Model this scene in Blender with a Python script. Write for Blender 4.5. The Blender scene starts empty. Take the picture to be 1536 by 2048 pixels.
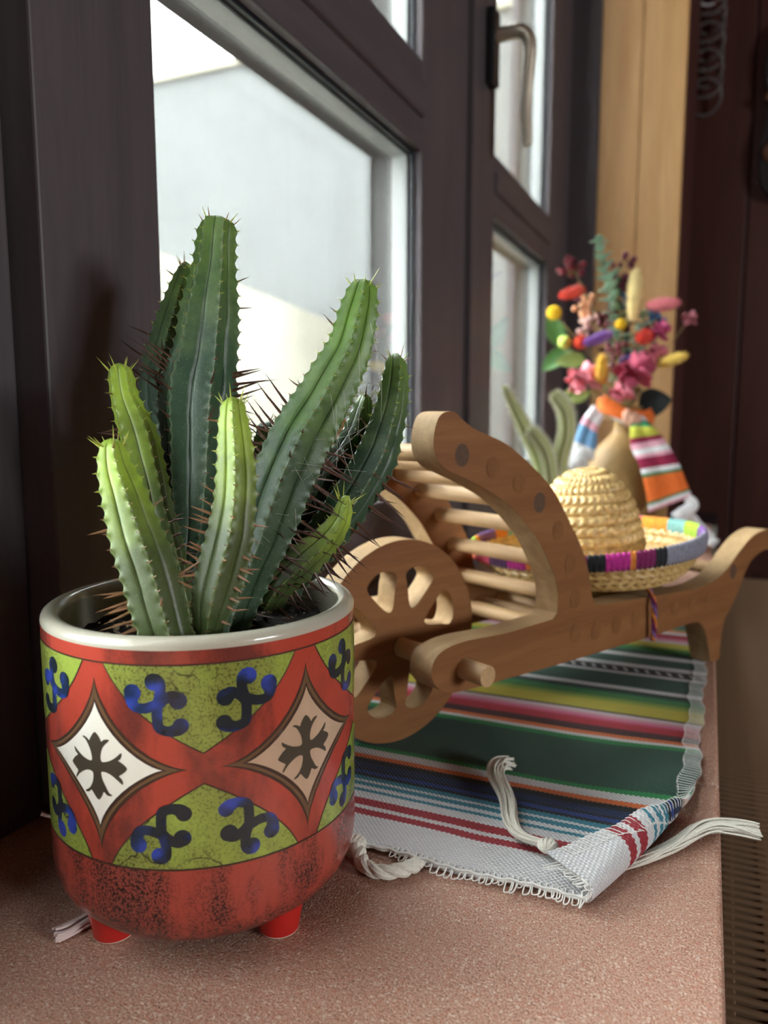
import bpy, bmesh, math, random
from math import sin, cos, pi, radians, sqrt, atan2, exp
from mathutils import Vector, Matrix, noise
from mathutils.geometry import delaunay_2d_cdt, tessellate_polygon

random.seed(7)
scene = bpy.context.scene
COL = scene.collection

# ------------------------------------------------------------------ camera, world, exposure
cam_d = bpy.data.cameras.new('camera')
cam = bpy.data.objects.new('camera', cam_d)
COL.objects.link(cam)
cam.location = (0.0, 0.0, 0.21)
cam.rotation_euler = (radians(90.0 - 7.2), 0.0, radians(23.595))
cam_d.sensor_fit = 'VERTICAL'
cam_d.sensor_height = 36.0
cam_d.lens = 1540.0 / 2048.0 * 36.0
cam_d.clip_start = 0.02
cam_d.clip_end = 100.0
cam_d.dof.use_dof = True
cam_d.dof.focus_distance = 0.335
cam_d.dof.aperture_fstop = 8.5
scene.camera = cam

scene.view_settings.view_transform = 'Standard'
scene.view_settings.look = 'None'
scene.view_settings.gamma = 1.0
scene.view_settings.use_curve_mapping = False
scene.view_settings.exposure = 1.86
scene.cycles.use_denoising = True
scene.cycles.max_bounces = 8
scene.cycles.diffuse_bounces = 5
scene.cycles.transparent_max_bounces = 12
scene.cycles.sample_clamp_indirect = 6.0
scene.cycles.caustics_reflective = False
scene.cycles.caustics_refractive = False

world = bpy.data.worlds.new('overcast_sky')
scene.world = world
world.use_nodes = True
wn = world.node_tree.nodes
wn['Background'].inputs['Color'].default_value = (0.965, 0.99, 1.0, 1)
wn['Background'].inputs['Strength'].default_value = SKY_STRENGTH = 12.0


def portal(name, loc, sy, sz, turn=-90):
    # sampling guide in a window opening: gives off no light of its own
    d = bpy.data.lights.new(name, 'AREA')
    d.shape = 'RECTANGLE'
    d.size = sz
    d.size_y = sy
    d.cycles.is_portal = True
    o = bpy.data.objects.new(name, d)
    o.location = loc
    o.rotation_euler = (0, radians(turn), 0)
    COL.objects.link(o)


portal('window_portal', (-0.38, -0.60, 0.75), 1.60, 1.35)
portal('window_portal', (-0.38, 0.577, 0.75), 0.46, 1.35)
portal('window_portal', (-0.38, 1.24, 0.75), 0.40, 1.35)
portal('window_portal', (3.27, -0.40, 0.70), 1.05, 0.65, 90)

# ------------------------------------------------------------------ node helpers


class NT:
    def __init__(self, name):
        self.m = bpy.data.materials.new(name)
        self.m.use_nodes = True
        self.t = self.m.node_tree
        self.b = self.t.nodes['Principled BSDF']

    def n(self, kind, **kw):
        nd = self.t.nodes.new(kind)
        for k, v in kw.items():
            if k.startswith('i_'):
                nd.inputs[k[2:].replace('_', ' ')].default_value = v
            else:
                setattr(nd, k, v)
        return nd

    def l(self, a, b):
        self.t.links.new(a, b)

    def coord(self, out='Object', scale=(1, 1, 1), rot=(0, 0, 0)):
        tc = self.n('ShaderNodeTexCoord')
        mp = self.n('ShaderNodeMapping')
        mp.inputs['Scale'].default_value = scale
        mp.inputs['Rotation'].default_value = rot
        self.l(tc.outputs[out], mp.inputs['Vector'])
        return mp.outputs['Vector']

    def noise(self, vec, scale, detail=3.0, rough=0.55, dist=0.0):
        nd = self.n('ShaderNodeTexNoise')
        nd.inputs['Scale'].default_value = scale
        nd.inputs['Detail'].default_value = detail
        nd.inputs['Roughness'].default_value = rough
        nd.inputs['Distortion'].default_value = dist
        if vec is not None:
            self.l(vec, nd.inputs['Vector'])
        return nd.outputs['Fac']

    def ramp(self, fac, stops, interp='LINEAR'):
        r = self.n('ShaderNodeValToRGB')
        cr = r.color_ramp
        cr.interpolation = interp
        while len(cr.elements) < len(stops):
            cr.elements.new(0.5)
        for e, (p, c) in zip(cr.elements, stops):
            e.position = p
            if isinstance(c, (int, float)):
                c = (c, c, c)
            e.color = (c[0], c[1], c[2], 1)
        self.l(fac, r.inputs['Fac'])
        return r.outputs['Color']

    def mix(self, fac, a, b, blend='MIX'):
        m = self.n('ShaderNodeMix', data_type='RGBA', blend_type=blend)
        for s, v in ((m.inputs['Factor'], fac), (m.inputs['A'], a), (m.inputs['B'], b)):
            if hasattr(v, 'is_linked'):
                self.l(v, s)
            elif isinstance(v, (tuple, list)):
                s.default_value = (v[0], v[1], v[2], 1)
            else:
                s.default_value = v
        return m.outputs['Result']

    def math(self, op, a, b=None, c=None):
        m = self.n('ShaderNodeMath', operation=op)
        for i, v in enumerate((a, b, c)):
            if v is None:
                continue
            if hasattr(v, 'is_linked'):
                self.l(v, m.inputs[i])
            else:
                m.inputs[i].default_value = v
        return m.outputs[0]

    def bump(self, h, strength=0.3, dist=0.001):
        b = self.n('ShaderNodeBump')
        b.inputs['Strength'].default_value = strength
        b.inputs['Distance'].default_value = dist
        self.l(h, b.inputs['Height'])
        self.l(b.outputs['Normal'], self.b.inputs['Normal'])

    def color(self, c):
        if hasattr(c, 'is_linked'):
            self.l(c, self.b.inputs['Base Color'])
        else:
            self.b.inputs['Base Color'].default_value = (c[0], c[1], c[2], 1)

    def set(self, rough=None, spec=None, coat=None, sss=None, metal=None):
        if rough is not None:
            self.b.inputs['Roughness'].default_value = rough
        if spec is not None:
            self.b.inputs['Specular IOR Level'].default_value = spec
        if coat is not None:
            self.b.inputs['Coat Weight'].default_value = coat
            self.b.inputs['Coat Roughness'].default_value = 0.08
        if metal is not None:
            self.b.inputs['Metallic'].default_value = metal
        return self


def plain(name, col, rough=0.6, var=0.18, scale=60.0, spec=0.4, bump=0.0, sheen=0.0):
    t = NT(name)
    v = t.coord('Object')
    nz = t.noise(v, scale, 4)
    lo = tuple(c * (1 - var) for c in col)
    hi = tuple(min(1, c * (1 + var)) for c in col)
    t.color(t.ramp(nz, [(0.3, lo), (0.7, hi)]))
    t.set(rough, spec)
    if bump:
        t.bump(nz, bump, 0.001)
    if sheen:
        t.b.inputs['Sheen Weight'].default_value = sheen
    return t.m


def wood(name, dark, light, axis='x', freq=1.0, rough=0.55, spec=0.35, knots=False, bump=0.15, fine=1.0):
    t = NT(name)
    st = {'x': (0.08, 1, 1), 'y': (1, 0.08, 1), 'z': (1, 1, 0.08)}[axis]
    v = t.coord('Object', tuple(s * freq for s in st))
    a = t.noise(v, 60, 5, 0.6, 0.6)
    b = t.noise(v, 420 * fine, 3, 0.6)
    f = t.math('ADD', t.math('MULTIPLY', a, 0.7), t.math('MULTIPLY', b, 0.3))
    c = t.ramp(f, [(0.3, dark), (0.52, tuple((x + y) / 2 for x, y in zip(dark, light))), (0.7, light)])
    if knots:
        vk = t.coord('Object', tuple({'x': (0.5, 1, 1), 'y': (1, 0.5, 1), 'z': (1, 1, 0.5)}[axis]))
        vor = t.n('ShaderNodeTexVoronoi')
        vor.inputs['Scale'].default_value = 5.0
        t.l(vk, vor.inputs['Vector'])
        k = t.ramp(vor.outputs['Distance'], [(0.05, 1.0), (0.12, 0.0)])
        c = t.mix(k, c, tuple(x * 0.25 for x in dark))
    t.color(c)
    t.set(rough, spec)
    if bump:
        t.bump(b, bump, 0.0006)
    return t.m


# ------------------------------------------------------------------ mesh helpers


class MB:
    def __init__(self):
        self.v, self.f, self.mi, self.uv = [], [], [], None

    def add(self, vs, fs, mi=0):
        o = len(self.v)
        self.v.extend([tuple(p) for p in vs])
        self.f.extend([tuple(i + o for i in q) for q in fs])
        self.mi.extend([mi] * len(fs))
        return self

    def box(self, x0, x1, y0, y1, z0, z1, mi=0):
        vs = [(x, y, z) for x in (x0, x1) for y in (y0, y1) for z in (z0, z1)]
        fs = [(0, 1, 3, 2), (4, 6, 7, 5), (0, 4, 5, 1), (2, 3, 7, 6), (0, 2, 6, 4), (1, 5, 7, 3)]
        return self.add(vs, fs, mi)

    def tube(self, pts, rad, seg=8, cap=True, mi=0):
        pts = [Vector(p) for p in pts]
        n = len(pts)
        if not hasattr(rad, '__len__'):
            rad = [rad] * n
        tang = [(pts[min(i + 1, n - 1)] - pts[max(i - 1, 0)]) for i in range(n)]
        tang = [t.normalized() if t.length > 1e-9 else Vector((0, 0, 1)) for t in tang]
        up = Vector((0, 0, 1)) if abs(tang[0].z) < 0.9 else Vector((1, 0, 0))
        nx = tang[0].cross(up).normalized()
        vs, fs = [], []
        for i in range(n):
            nx = (nx - tang[i] * nx.dot(tang[i]))
            nx = nx.normalized() if nx.length > 1e-9 else tang[i].orthogonal().normalized()
            ny = tang[i].cross(nx)
            for k in range(seg):
                a = 2 * pi * k / seg
                vs.append(pts[i] + (nx * cos(a) + ny * sin(a)) * rad[i])
        for i in range(n - 1):
            for k in range(seg):
                k2 = (k + 1) % seg
                fs.append((i * seg + k, i * seg + k2, (i + 1) * seg + k2, (i + 1) * seg + k))
        if cap:
            fs.append(tuple(range(seg - 1, -1, -1)))
            fs.append(tuple((n - 1) * seg + k for k in range(seg)))
        return self.add(vs, fs, mi)

    def lathe(self, prof, seg=64, center=(0, 0, 0), mi=0, closed=False):
        cx, cy, cz = center
        vs, fs = [], []
        m = len(prof)
        for r, z in prof:
            for k in range(seg):
                a = 2 * pi * k / seg
                vs.append((cx + r * cos(a), cy + r * sin(a), cz + z))
        for i in range(m if closed else m - 1):
            j = (i + 1) % m
            for k in range(seg):
                k2 = (k + 1) % seg
                fs.append((i * seg + k, i * seg + k2, j * seg + k2, j * seg + k))
        if not closed:
            fs.append(tuple(range(seg - 1, -1, -1)))
            fs.append(tuple((m - 1) * seg + k for k in range(seg)))
        return self.add(vs, fs, mi)

    def blob(self, c, r, sub=2, mi=0, jitter=0.0, axis=None):
        """ellipsoid: r is a radius or three radii; axis turns its z"""
        bm = bmesh.new()
        bmesh.ops.create_icosphere(bm, subdivisions=sub, radius=1)
        if not hasattr(r, '__len__'):
            r = (r, r, r)
        rot = Vector((0, 0, 1)).rotation_difference(Vector(axis)).to_matrix() if axis is not None else Matrix.Identity(3)
        c = Vector(c)
        vs = []
        for v in bm.verts:
            j = 1 + (random.random() - 0.5) * jitter
            vs.append(c + rot @ Vector((v.co.x * r[0] * j, v.co.y * r[1] * j, v.co.z * r[2] * j)))
        fs = [tuple(v.index for v in f.verts) for f in bm.faces]
        bm.free()
        return self.add(vs, fs, mi)

    def plate(self, outer, holes, y0, y1, mi=0):
        """flat board cut from an outline in local x,z with thickness along local y"""
        loops = [outer] + list(holes)
        tri = tessellate_polygon([[Vector((x, z, 0)) for x, z in lp] for lp in loops])
        flat = [p for lp in loops for p in lp]
        n = len(flat)
        vs = [(x, y0, z) for x, z in flat] + [(x, y1, z) for x, z in flat]
        fs = []
        for t in tri:
            a, b, c = (flat[i] for i in t)
            area = (b[0] - a[0]) * (c[1] - a[1]) - (c[0] - a[0]) * (b[1] - a[1])
            if area < 0:
                t = (t[0], t[2], t[1])
            fs.append((t[0], t[1], t[2]))
            fs.append((t[0] + n, t[2] + n, t[1] + n))
        o = 0
        for lp in loops:
            m = len(lp)
            for i in range(m):
                j = (i + 1) % m
                fs.append((o + i, o + i + n, o + j + n, o + j))
            o += m
        return self.add(vs, fs, mi)

    def build(self, name, mats, parent=None, smooth=True, angle=40, bevel=0.0, segs=2, recalc=True):
        me = bpy.data.meshes.new(name)
        me.from_pydata(self.v, [], self.f)
        if not isinstance(mats, (list, tuple)):
            mats = [mats]
        for m in mats:
            me.materials.append(m)
        if len(mats) > 1:
            me.polygons.foreach_set('material_index', self.mi)
        if self.uv is not None:
            ul = me.uv_layers.new(name='UVMap')
            flat = [0.0] * (2 * len(me.loops))
            for i, l in enumerate(me.loops):
                flat[2 * i], flat[2 * i + 1] = self.uv[l.vertex_index]
            ul.data.foreach_set('uv', flat)
        me.update()
        if recalc:
            bm = bmesh.new()
            bm.from_mesh(me)
            bmesh.ops.recalc_face_normals(bm, faces=bm.faces)
            bm.to_mesh(me)
            bm.free()
        if smooth:
            me.polygons.foreach_set('use_smooth', [True] * len(me.polygons))
            me.set_sharp_from_angle(angle=radians(angle))
        o = bpy.data.objects.new(name, me)
        COL.objects.link(o)
        if parent is not None:
            o.parent = parent
        if bevel:
            b = o.modifiers.new('bevel', 'BEVEL')
            b.width = bevel
            b.segments = segs
            b.limit_method = 'ANGLE'
            b.angle_limit = radians(40)
        return o


def tag(o, label=None, cat=None, group=None, kind=None):
    for k, v in (('label', label), ('category', cat), ('group', group), ('kind', kind)):
        if v:
            o[k] = v
    return o


def empty(name, loc, rz=0.0):
    o = bpy.data.objects.new(name, None)
    o.empty_display_size = 0.02
    o.location = loc
    o.rotation_euler = (0, 0, rz)
    COL.objects.link(o)
    return o


def crom(pts, per=6, closed=False):
    """Catmull-Rom through points of any dimension"""
    n = len(pts)
    out = []
    rng = n if closed else n - 1
    for i in range(rng):
        if closed:
            p0, p1, p2, p3 = pts[(i - 1) % n], pts[i], pts[(i + 1) % n], pts[(i + 2) % n]
        else:
            p1, p2 = pts[i], pts[i + 1]
            p0 = pts[i - 1] if i > 0 else tuple(2 * a - b for a, b in zip(p1, p2))
            p3 = pts[i + 2] if i + 2 < n else tuple(2 * b - a for a, b in zip(p1, p2))
        for k in range(per):
            t = k / per
            out.append(tuple(0.5 * (2 * b + (c - a) * t + (2 * a - 5 * b + 4 * c - d) * t * t + (3 * b - a - 3 * c + d) * t ** 3)
                             for a, b, c, d in zip(p0, p1, p2, p3)))
    if not closed:
        out.append(tuple(pts[-1]))
    return out


# ------------------------------------------------------------------ materials of the setting
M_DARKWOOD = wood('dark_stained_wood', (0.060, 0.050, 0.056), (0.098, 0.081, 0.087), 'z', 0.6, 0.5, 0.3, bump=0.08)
M_DARKWOOD_Y = wood('dark_stained_wood_along', (0.060, 0.050, 0.056), (0.098, 0.081, 0.087), 'y', 0.6, 0.5, 0.3, bump=0.08)
M_OUTWOOD = wood('weathered_outer_wood', (0.008, 0.005, 0.0045), (0.013, 0.009, 0.008), 'z', 0.8, 0.85, 0.05)
M_SPACER = plain('aluminium_spacer', (0.40, 0.41, 0.40), 0.35, 0.08, 400)
M_GASKET = plain('black_gasket', (0.01, 0.012, 0.016), 0.5, 0.1)
M_PINE = wood('pine_boards', (0.46, 0.24, 0.09), (0.68, 0.42, 0.20), 'z', 0.35, 0.5, 0.3, knots=True, bump=0.05)
M_REDWOOD = wood('dark_red_boards', (0.060, 0.020, 0.017), (0.10, 0.036, 0.029), 'z', 0.3, 0.5, 0.3, knots=True, bump=0.05)
M_ROOM = wood('room_wood', (0.10, 0.035, 0.02), (0.17, 0.07, 0.04), 'z', 0.3, 0.6)
M_PLASTER = plain('outside_render', (0.105, 0.110, 0.109), 0.9, 0.05, 3.0)
M_CREAM = plain('outside_stained_render', (0.24, 0.225, 0.18), 0.9, 0.18, 2.5)
M_GROUND = plain('outside_concrete', (0.35, 0.34, 0.32), 0.9, 0.1, 2.0)


def tile_material():
    t = NT('terracotta_tile')
    v = t.coord('Object')
    big = t.noise(v, 14, 3)
    fine = t.noise(v, 1100, 2, 0.6)
    mid = t.noise(v, 420, 3, 0.65)
    spk = t.n('ShaderNodeTexVoronoi')
    spk.inputs['Scale'].default_value = 620.0
    t.l(v, spk.inputs['Vector'])
    c = t.ramp(fine, [(0.30, (0.24, 0.085, 0.05)), (0.44, (0.45, 0.235, 0.165)), (0.58, (0.55, 0.345, 0.26)), (0.70, (0.80, 0.64, 0.54))])
    c = t.mix(t.ramp(mid, [(0.52, 0.0), (0.66, 0.65)]), c, (0.46, 0.15, 0.09))
    sep = t.n('ShaderNodeSeparateColor')
    t.l(spk.outputs['Color'], sep.inputs[0])
    dot = t.math('MULTIPLY', t.math('GREATER_THAN', sep.outputs[0], 0.80), t.ramp(spk.outputs['Distance'], [(0.25, 1.0), (0.5, 0.0)]))
    c = t.mix(t.math('MULTIPLY', dot, 0.55), c, (0.86, 0.74, 0.64))
    dk = t.math('MULTIPLY', t.math('LESS_THAN', sep.outputs[0], 0.12), t.ramp(spk.outputs['Distance'], [(0.25, 1.0), (0.45, 0.0)]))
    c = t.mix(t.math('MULTIPLY', dk, 0.6), c, (0.20, 0.07, 0.045))
    c = t.mix(t.ramp(big, [(0.3, 0.0), (0.75, 0.35)]), c, (0.42, 0.24, 0.17))
    t.color(c)
    t.l(t.ramp(fine, [(0.35, 0.6), (0.62, 0.28)]), t.b.inputs['Roughness'])
    t.set(spec=0.5)
    t.bump(t.math('ADD', fine, mid), 0.8, 0.0009)
    return t.m


M_TILE = tile_material()
M_GROUT = plain('grey_grout', (0.22, 0.22, 0.19), 0.9, 0.2, 300)


def glass_material():
    t = NT('window_glass')
    tr = t.n('ShaderNodeBsdfTransparent')
    tr.inputs['Color'].default_value = (0.97, 0.985, 0.98, 1)
    gl = t.n('ShaderNodeBsdfGlossy')
    gl.inputs['Roughness'].default_value = 0.02
    fr = t.n('ShaderNodeFresnel')
    fr.inputs['IOR'].default_value = 1.45
    mx = t.n('ShaderNodeMixShader')
    t.l(t.math('MULTIPLY', fr.outputs[0], 0.6), mx.inputs[0])
    t.l(tr.outputs[0], mx.inputs[1])
    t.l(gl.outputs[0], mx.inputs[2])
    t.l(mx.outputs[0], t.t.nodes['Material Output'].inputs['Surface'])
    return t.m


M_GLASS = glass_material()

# ------------------------------------------------------------------ the setting
XW = -0.30           # room face of the window frames
XOUT = -0.36         # outer face
ZH = 1.42            # head of the windows


def box_obj(name, b, mat, parent=None, kind=None, bevel=0.0, label=None):
    o = MB().box(*b).build(name, mat, parent, smooth=False, bevel=bevel)
    tag(o, label, None, None, kind)
    return o


def window(n, y0, y1, label, rails, s0, s1, bottom=0.126):
    """glass between y0 and y1; s0, s1 widths of the stiles; rails = (low, high) pairs"""
    w = empty('window_%d' % n, (XW, (y0 + y1) / 2, 0))
    tag(w, label, None, None, 'structure')
    X, Yc = XW, (y0 + y1) / 2
    def b(name, x0, x1, a, c, z0, z1, m, bev=0.0014):
        return box_obj(name, (x0 - X, x1 - X, a - Yc, c - Yc, z0, z1), m, w, bevel=bev)
    for a, c in ((y0 - s0, y0), (y1, y1 + s1)):
        b('stile', -0.330, XW, a, c, 0.004, ZH + 0.05, M_DARKWOOD)
        b('outer_stile', XOUT, -0.3315, a, c, 0.0, ZH + 0.05, M_OUTWOOD)
    b('rail', -0.330, XW, y0, y1, 0.004, bottom, M_DARKWOOD_Y)
    b('glazing_bead', -0.330, XW + 0.006, y0, y1, 0.030, 0.052, M_DARKWOOD_Y, 0.004)
    b('outer_rail', XOUT, -0.3315, y0, y1, 0.0, bottom, M_OUTWOOD)
    b('rail', -0.330, XW, y0, y1, ZH, ZH + 0.05, M_DARKWOOD_Y)
    for r0, r1 in rails:
        b('rail', -0.330, XW, y0, y1, r0, r1, M_DARKWOOD_Y)
        b('glazing_bead', -0.330, XW + 0.005, y0, y1, r0 + 0.030, r1 - 0.022, M_DARKWOOD_Y, 0.004)
        b('outer_rail', XOUT, -0.3315, y0, y1, r0, r1, M_OUTWOOD)
    lows = [bottom] + [r[1] for r in rails]
    highs = [r[0] for r in rails] + [ZH]
    for z0, z1 in zip(lows, highs):
        for xg in (-0.3135, -0.3330):
            b('pane', xg - 0.002, xg, y0, y1, z0, z1, M_GLASS, 0)
        t = 0.005
        sp = MB()
        for q in ((y0, y0 + t, z0, z1), (y1 - t, y1, z0, z1), (y0 + t, y1 - t, z0, z0 + t), (y0 + t, y1 - t, z1 - t, z1)):
            sp.box(-0.3330 - X, -0.3156 - X, q[0] - Yc, q[1] - Yc, q[2], q[3])
        sp.build('spacer', M_SPACER, w, smooth=False)
        gk = MB()
        t = 0.003
        for q in ((y0, y0 + t, z0, z1), (y1 - t, y1, z0, z1), (y0 + t, y1 - t, z0, z0 + t), (y0 + t, y1 - t, z1 - t, z1)):
            gk.box(-0.3134 - X, -0.3095 - X, q[0] - Yc, q[1] - Yc, q[2], q[3])
        gk.build('gasket', M_GASKET, w, smooth=False)
    return w


window(1, 0.367, 0.787, 'window behind the potted cactus with thick dark wooden frame', [(0.483, 0.570)], 0.086, 0.0856)
w2 = window(2, 1.061, 1.419, 'far window with a lever handle beside the pine boards', [(0.479, 0.559)], 0.099, 0.175)
window(3, -1.40, 0.170, 'window beside the camera, mostly outside the picture', [(0.483, 0.570)], 0.09, 0.0)

# posts between the windows
box_obj('trim_1', (XOUT, XW - 0.006, 0.877, 0.958, 0.0, ZH + 0.05), M_DARKWOOD, None, 'structure', 0.003, 'dark wooden mullion between the two windows')
box_obj('trim_2', (XOUT, XW - 0.018, 0.172, 0.279, 0.0, ZH + 0.05), M_DARKWOOD, None, 'structure', 0.002, 'dark post at the left edge of the picture')
# window wall: below the sill, above the heads, behind the camera and past the far window
wl = MB()
wl.box(-0.36, 0.000, -2.4, 2.1, -0.9, -0.034)
wl.box(-0.42, -0.30, -2.4, 2.1, ZH + 0.052, 1.9)
wl.box(-0.42, -0.30, -2.4, -1.492, -0.034, ZH + 0.052)
wl.box(-0.42, -0.30, 1.596, 2.1, -0.034, ZH + 0.052)
tag(wl.build('wall_left', M_DARKWOOD, smooth=False), 'dark wooden window wall', None, None, 'structure')

# window handle: rosette, neck and hanging lever
M_METAL = NT('handle_metal')
M_METAL.color((0.62, 0.55, 0.44))
M_METAL.set(rough=0.33, metal=0.85)
M_METAL = M_METAL.m
hx, hy = 0.0, 1.022 - 1.24
hd = MB()
hd.box(0.0, 0.012, hy - 0.014, hy + 0.014, 0.630, 0.722)
hd.build('handle_plate', plain('black_plate', (0.012, 0.013, 0.016), 0.4), w2, smooth=False, bevel=0.003)
hd = MB()
path = crom([(0.010, hy, 0.690), (0.034, hy, 0.691), (0.048, hy, 0.686), (0.054, hy, 0.672), (0.053, hy, 0.640), (0.051, hy, 0.600), (0.0535, hy, 0.552)], 6)
hd.tube(path, [0.0095] * 8 + [0.0095 - 0.003 * i / (len(path) - 9) for i in range(len(path) - 8)], 14)
hd.build('lever', M_METAL, w2)

# windowsill of terracotta tiles, its front edge running slightly askew
sill = empty('trim_3', (0, 0, 0))
tag(sill, 'windowsill of speckled terracotta tiles with a grey grout joint', None, None, 'structure')
box_obj('grout_bed', (-0.36, 0.000, -0.75, 1.598, -0.032, -0.0022), M_GROUT, sill)


def sill_edge(y):
    return 0.0160 - 0.016 * y


for i in range(8):
    a, c = 0.1595 + 0.3 * (i - 3), 0.4565 + 0.3 * (i - 3)
    c = min(c, 1.597)
    mb = MB()
    x0, x1, x2 = -0.36, sill_edge(a), sill_edge(c)
    mb.add([(x0, a, -0.03), (x1, a, -0.03), (x2, c, -0.03), (x0, c, -0.03), (x0, a, 0), (x1, a, 0), (x2, c, 0), (x0, c, 0)],
           [(3, 2, 1, 0), (4, 5, 6, 7), (0, 1, 5, 4), (1, 2, 6, 5), (2, 3, 7, 6), (3, 0, 4, 7)])
    mb.build('tile', M_TILE, sill, smooth=False, bevel=0.0022, segs=3)

# far end: pine board jamb, then the deeper wall of dark red boards
jm = empty('wall_far', (-0.2, 1.60, 0))
tag(jm, 'pine board panel at the far end of the windowsill', None, None, 'structure')
box_obj('shade_board', (-0.42 + 0.2, -0.247 + 0.2, -0.008, 0.03, -0.03, 1.75), M_DARKWOOD, jm, bevel=0.002)  # dark board stands in for the soft shade beside the far window
for a, c in ((-0.246, -0.1720), (-0.1705, -0.0935)):
    box_obj('plank', (a + 0.2, c + 0.2, 0.0, 0.03, -0.03, 1.75), M_PINE, jm, bevel=0.0015)
box_obj('plank', (-0.0935 + 0.2 - 0.02, -0.0935 + 0.2, 0.0305, 0.45, -0.9, 1.75), M_REDWOOD, jm)
wr = empty('wall_back', (0, 2.08, 0))
tag(wr, 'wall of dark red boards beyond the far end of the sill', None, None, 'structure')
x = -0.25
for i in range(24):
    box_obj('plank', (x, x + 0.137, 0.0, 0.02, -0.9, 1.9), M_REDWOOD, wr, bevel=0.003)
    x += 0.140
box_obj('backing_board', (-0.36, 3.2, 0.0205, 0.05, -0.9, 1.9), M_GASKET, wr)

# rest of the room
box_obj('floor', (-0.1, 3.2, -2.4, 2.1, -0.95, -0.9), M_ROOM, None, 'structure', 0, 'brown wooden floor')
box_obj('ceiling', (-0.42, 3.2, -2.4, 2.13, 1.9, 1.95), M_ROOM, None, 'structure', 0, 'wooden ceiling')
wr2 = MB()
RY0, RY1, RZ0, RZ1 = -0.95, 0.15, 0.35, 1.05
wr2.box(3.2, 3.25, -2.4, 2.1, -0.9, RZ0)
wr2.box(3.2, 3.25, -2.4, 2.1, RZ1, 1.9)
wr2.box(3.2, 3.25, -2.4, RY0, RZ0, RZ1)
wr2.box(3.2, 3.25, RY1, 2.1, RZ0, RZ1)
tag(wr2.build('wall_right', M_ROOM, smooth=False), 'wooden wall across the room', None, None, 'structure')
w4 = empty('window_4', (3.2, (RY0 + RY1) / 2, RZ0))  # unseen window added to bring fill light into the room
tag(w4, 'added unseen window across the room that brings in fill light', None, None, 'structure')
hw = (RY1 - RY0) / 2
for q in ((-hw, -hw + 0.06, 0, RZ1 - RZ0), (hw - 0.06, hw, 0, RZ1 - RZ0), (-0.03, 0.03, 0, RZ1 - RZ0)):
    box_obj('stile', (0.0, 0.05, q[0], q[1], q[2], q[3]), M_DARKWOOD, w4)
for q in ((0, 0.06), (RZ1 - RZ0 - 0.06, RZ1 - RZ0)):
    box_obj('rail', (0.0, 0.05, -hw + 0.06, hw - 0.06, q[0], q[1]), M_DARKWOOD_Y, w4)
box_obj('pane', (0.024, 0.028, -hw + 0.05, hw - 0.05, 0.05, RZ1 - RZ0 - 0.05), M_GLASS, w4)
box_obj('wall_front', (-0.42, 3.2, -2.45, -2.4, -0.9, 1.9), M_ROOM, None, 'structure', 0, 'wooden wall behind the camera')

# outside: rendered wall square to the windows, low stained wall running away, ground
ow = box_obj('neighbour_wall', (-12.0, -0.45, 4.0, 4.3, -1.2, 2.205), M_PLASTER, None, 'structure', 0, 'pale grey rendered wall outside the window')
cp = box_obj('coping', (-12.0, -0.45, 3.97, 4.33, 2.205, 2.24), M_CREAM, ow)
lw = MB()
p0, p1 = Vector((-1.30, 0.10, 0)), Vector((-2.02, 3.98, 0))
dn = (p1 - p0).normalized()
nn = Vector((-dn.y, dn.x, 0)) * 0.22
lw.add([p0 + Vector((0, 0, -1.2)), p1 + Vector((0, 0, -1.2)), p1 + nn + Vector((0, 0, -1.2)), p0 + nn + Vector((0, 0, -1.2)),
        p0 + Vector((0, 0, 0.72)), p1 + Vector((0, 0, 0.72)), p1 + nn + Vector((0, 0, 0.77)), p0 + nn + Vector((0, 0, 0.77))],
       [(3, 2, 1, 0), (4, 5, 6, 7), (0, 1, 5, 4), (1, 2, 6, 5), (2, 3, 7, 6), (3, 0, 4, 7)])
tag(lw.build('garden_wall', M_CREAM, smooth=False), 'low cream stained wall outside the window', None, None, 'structure')
box_obj('ground', (-14, -0.37, -6, 4.0, -1.3, -1.2), M_GROUND, None, 'structure', 0, 'concrete ground outside')

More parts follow.
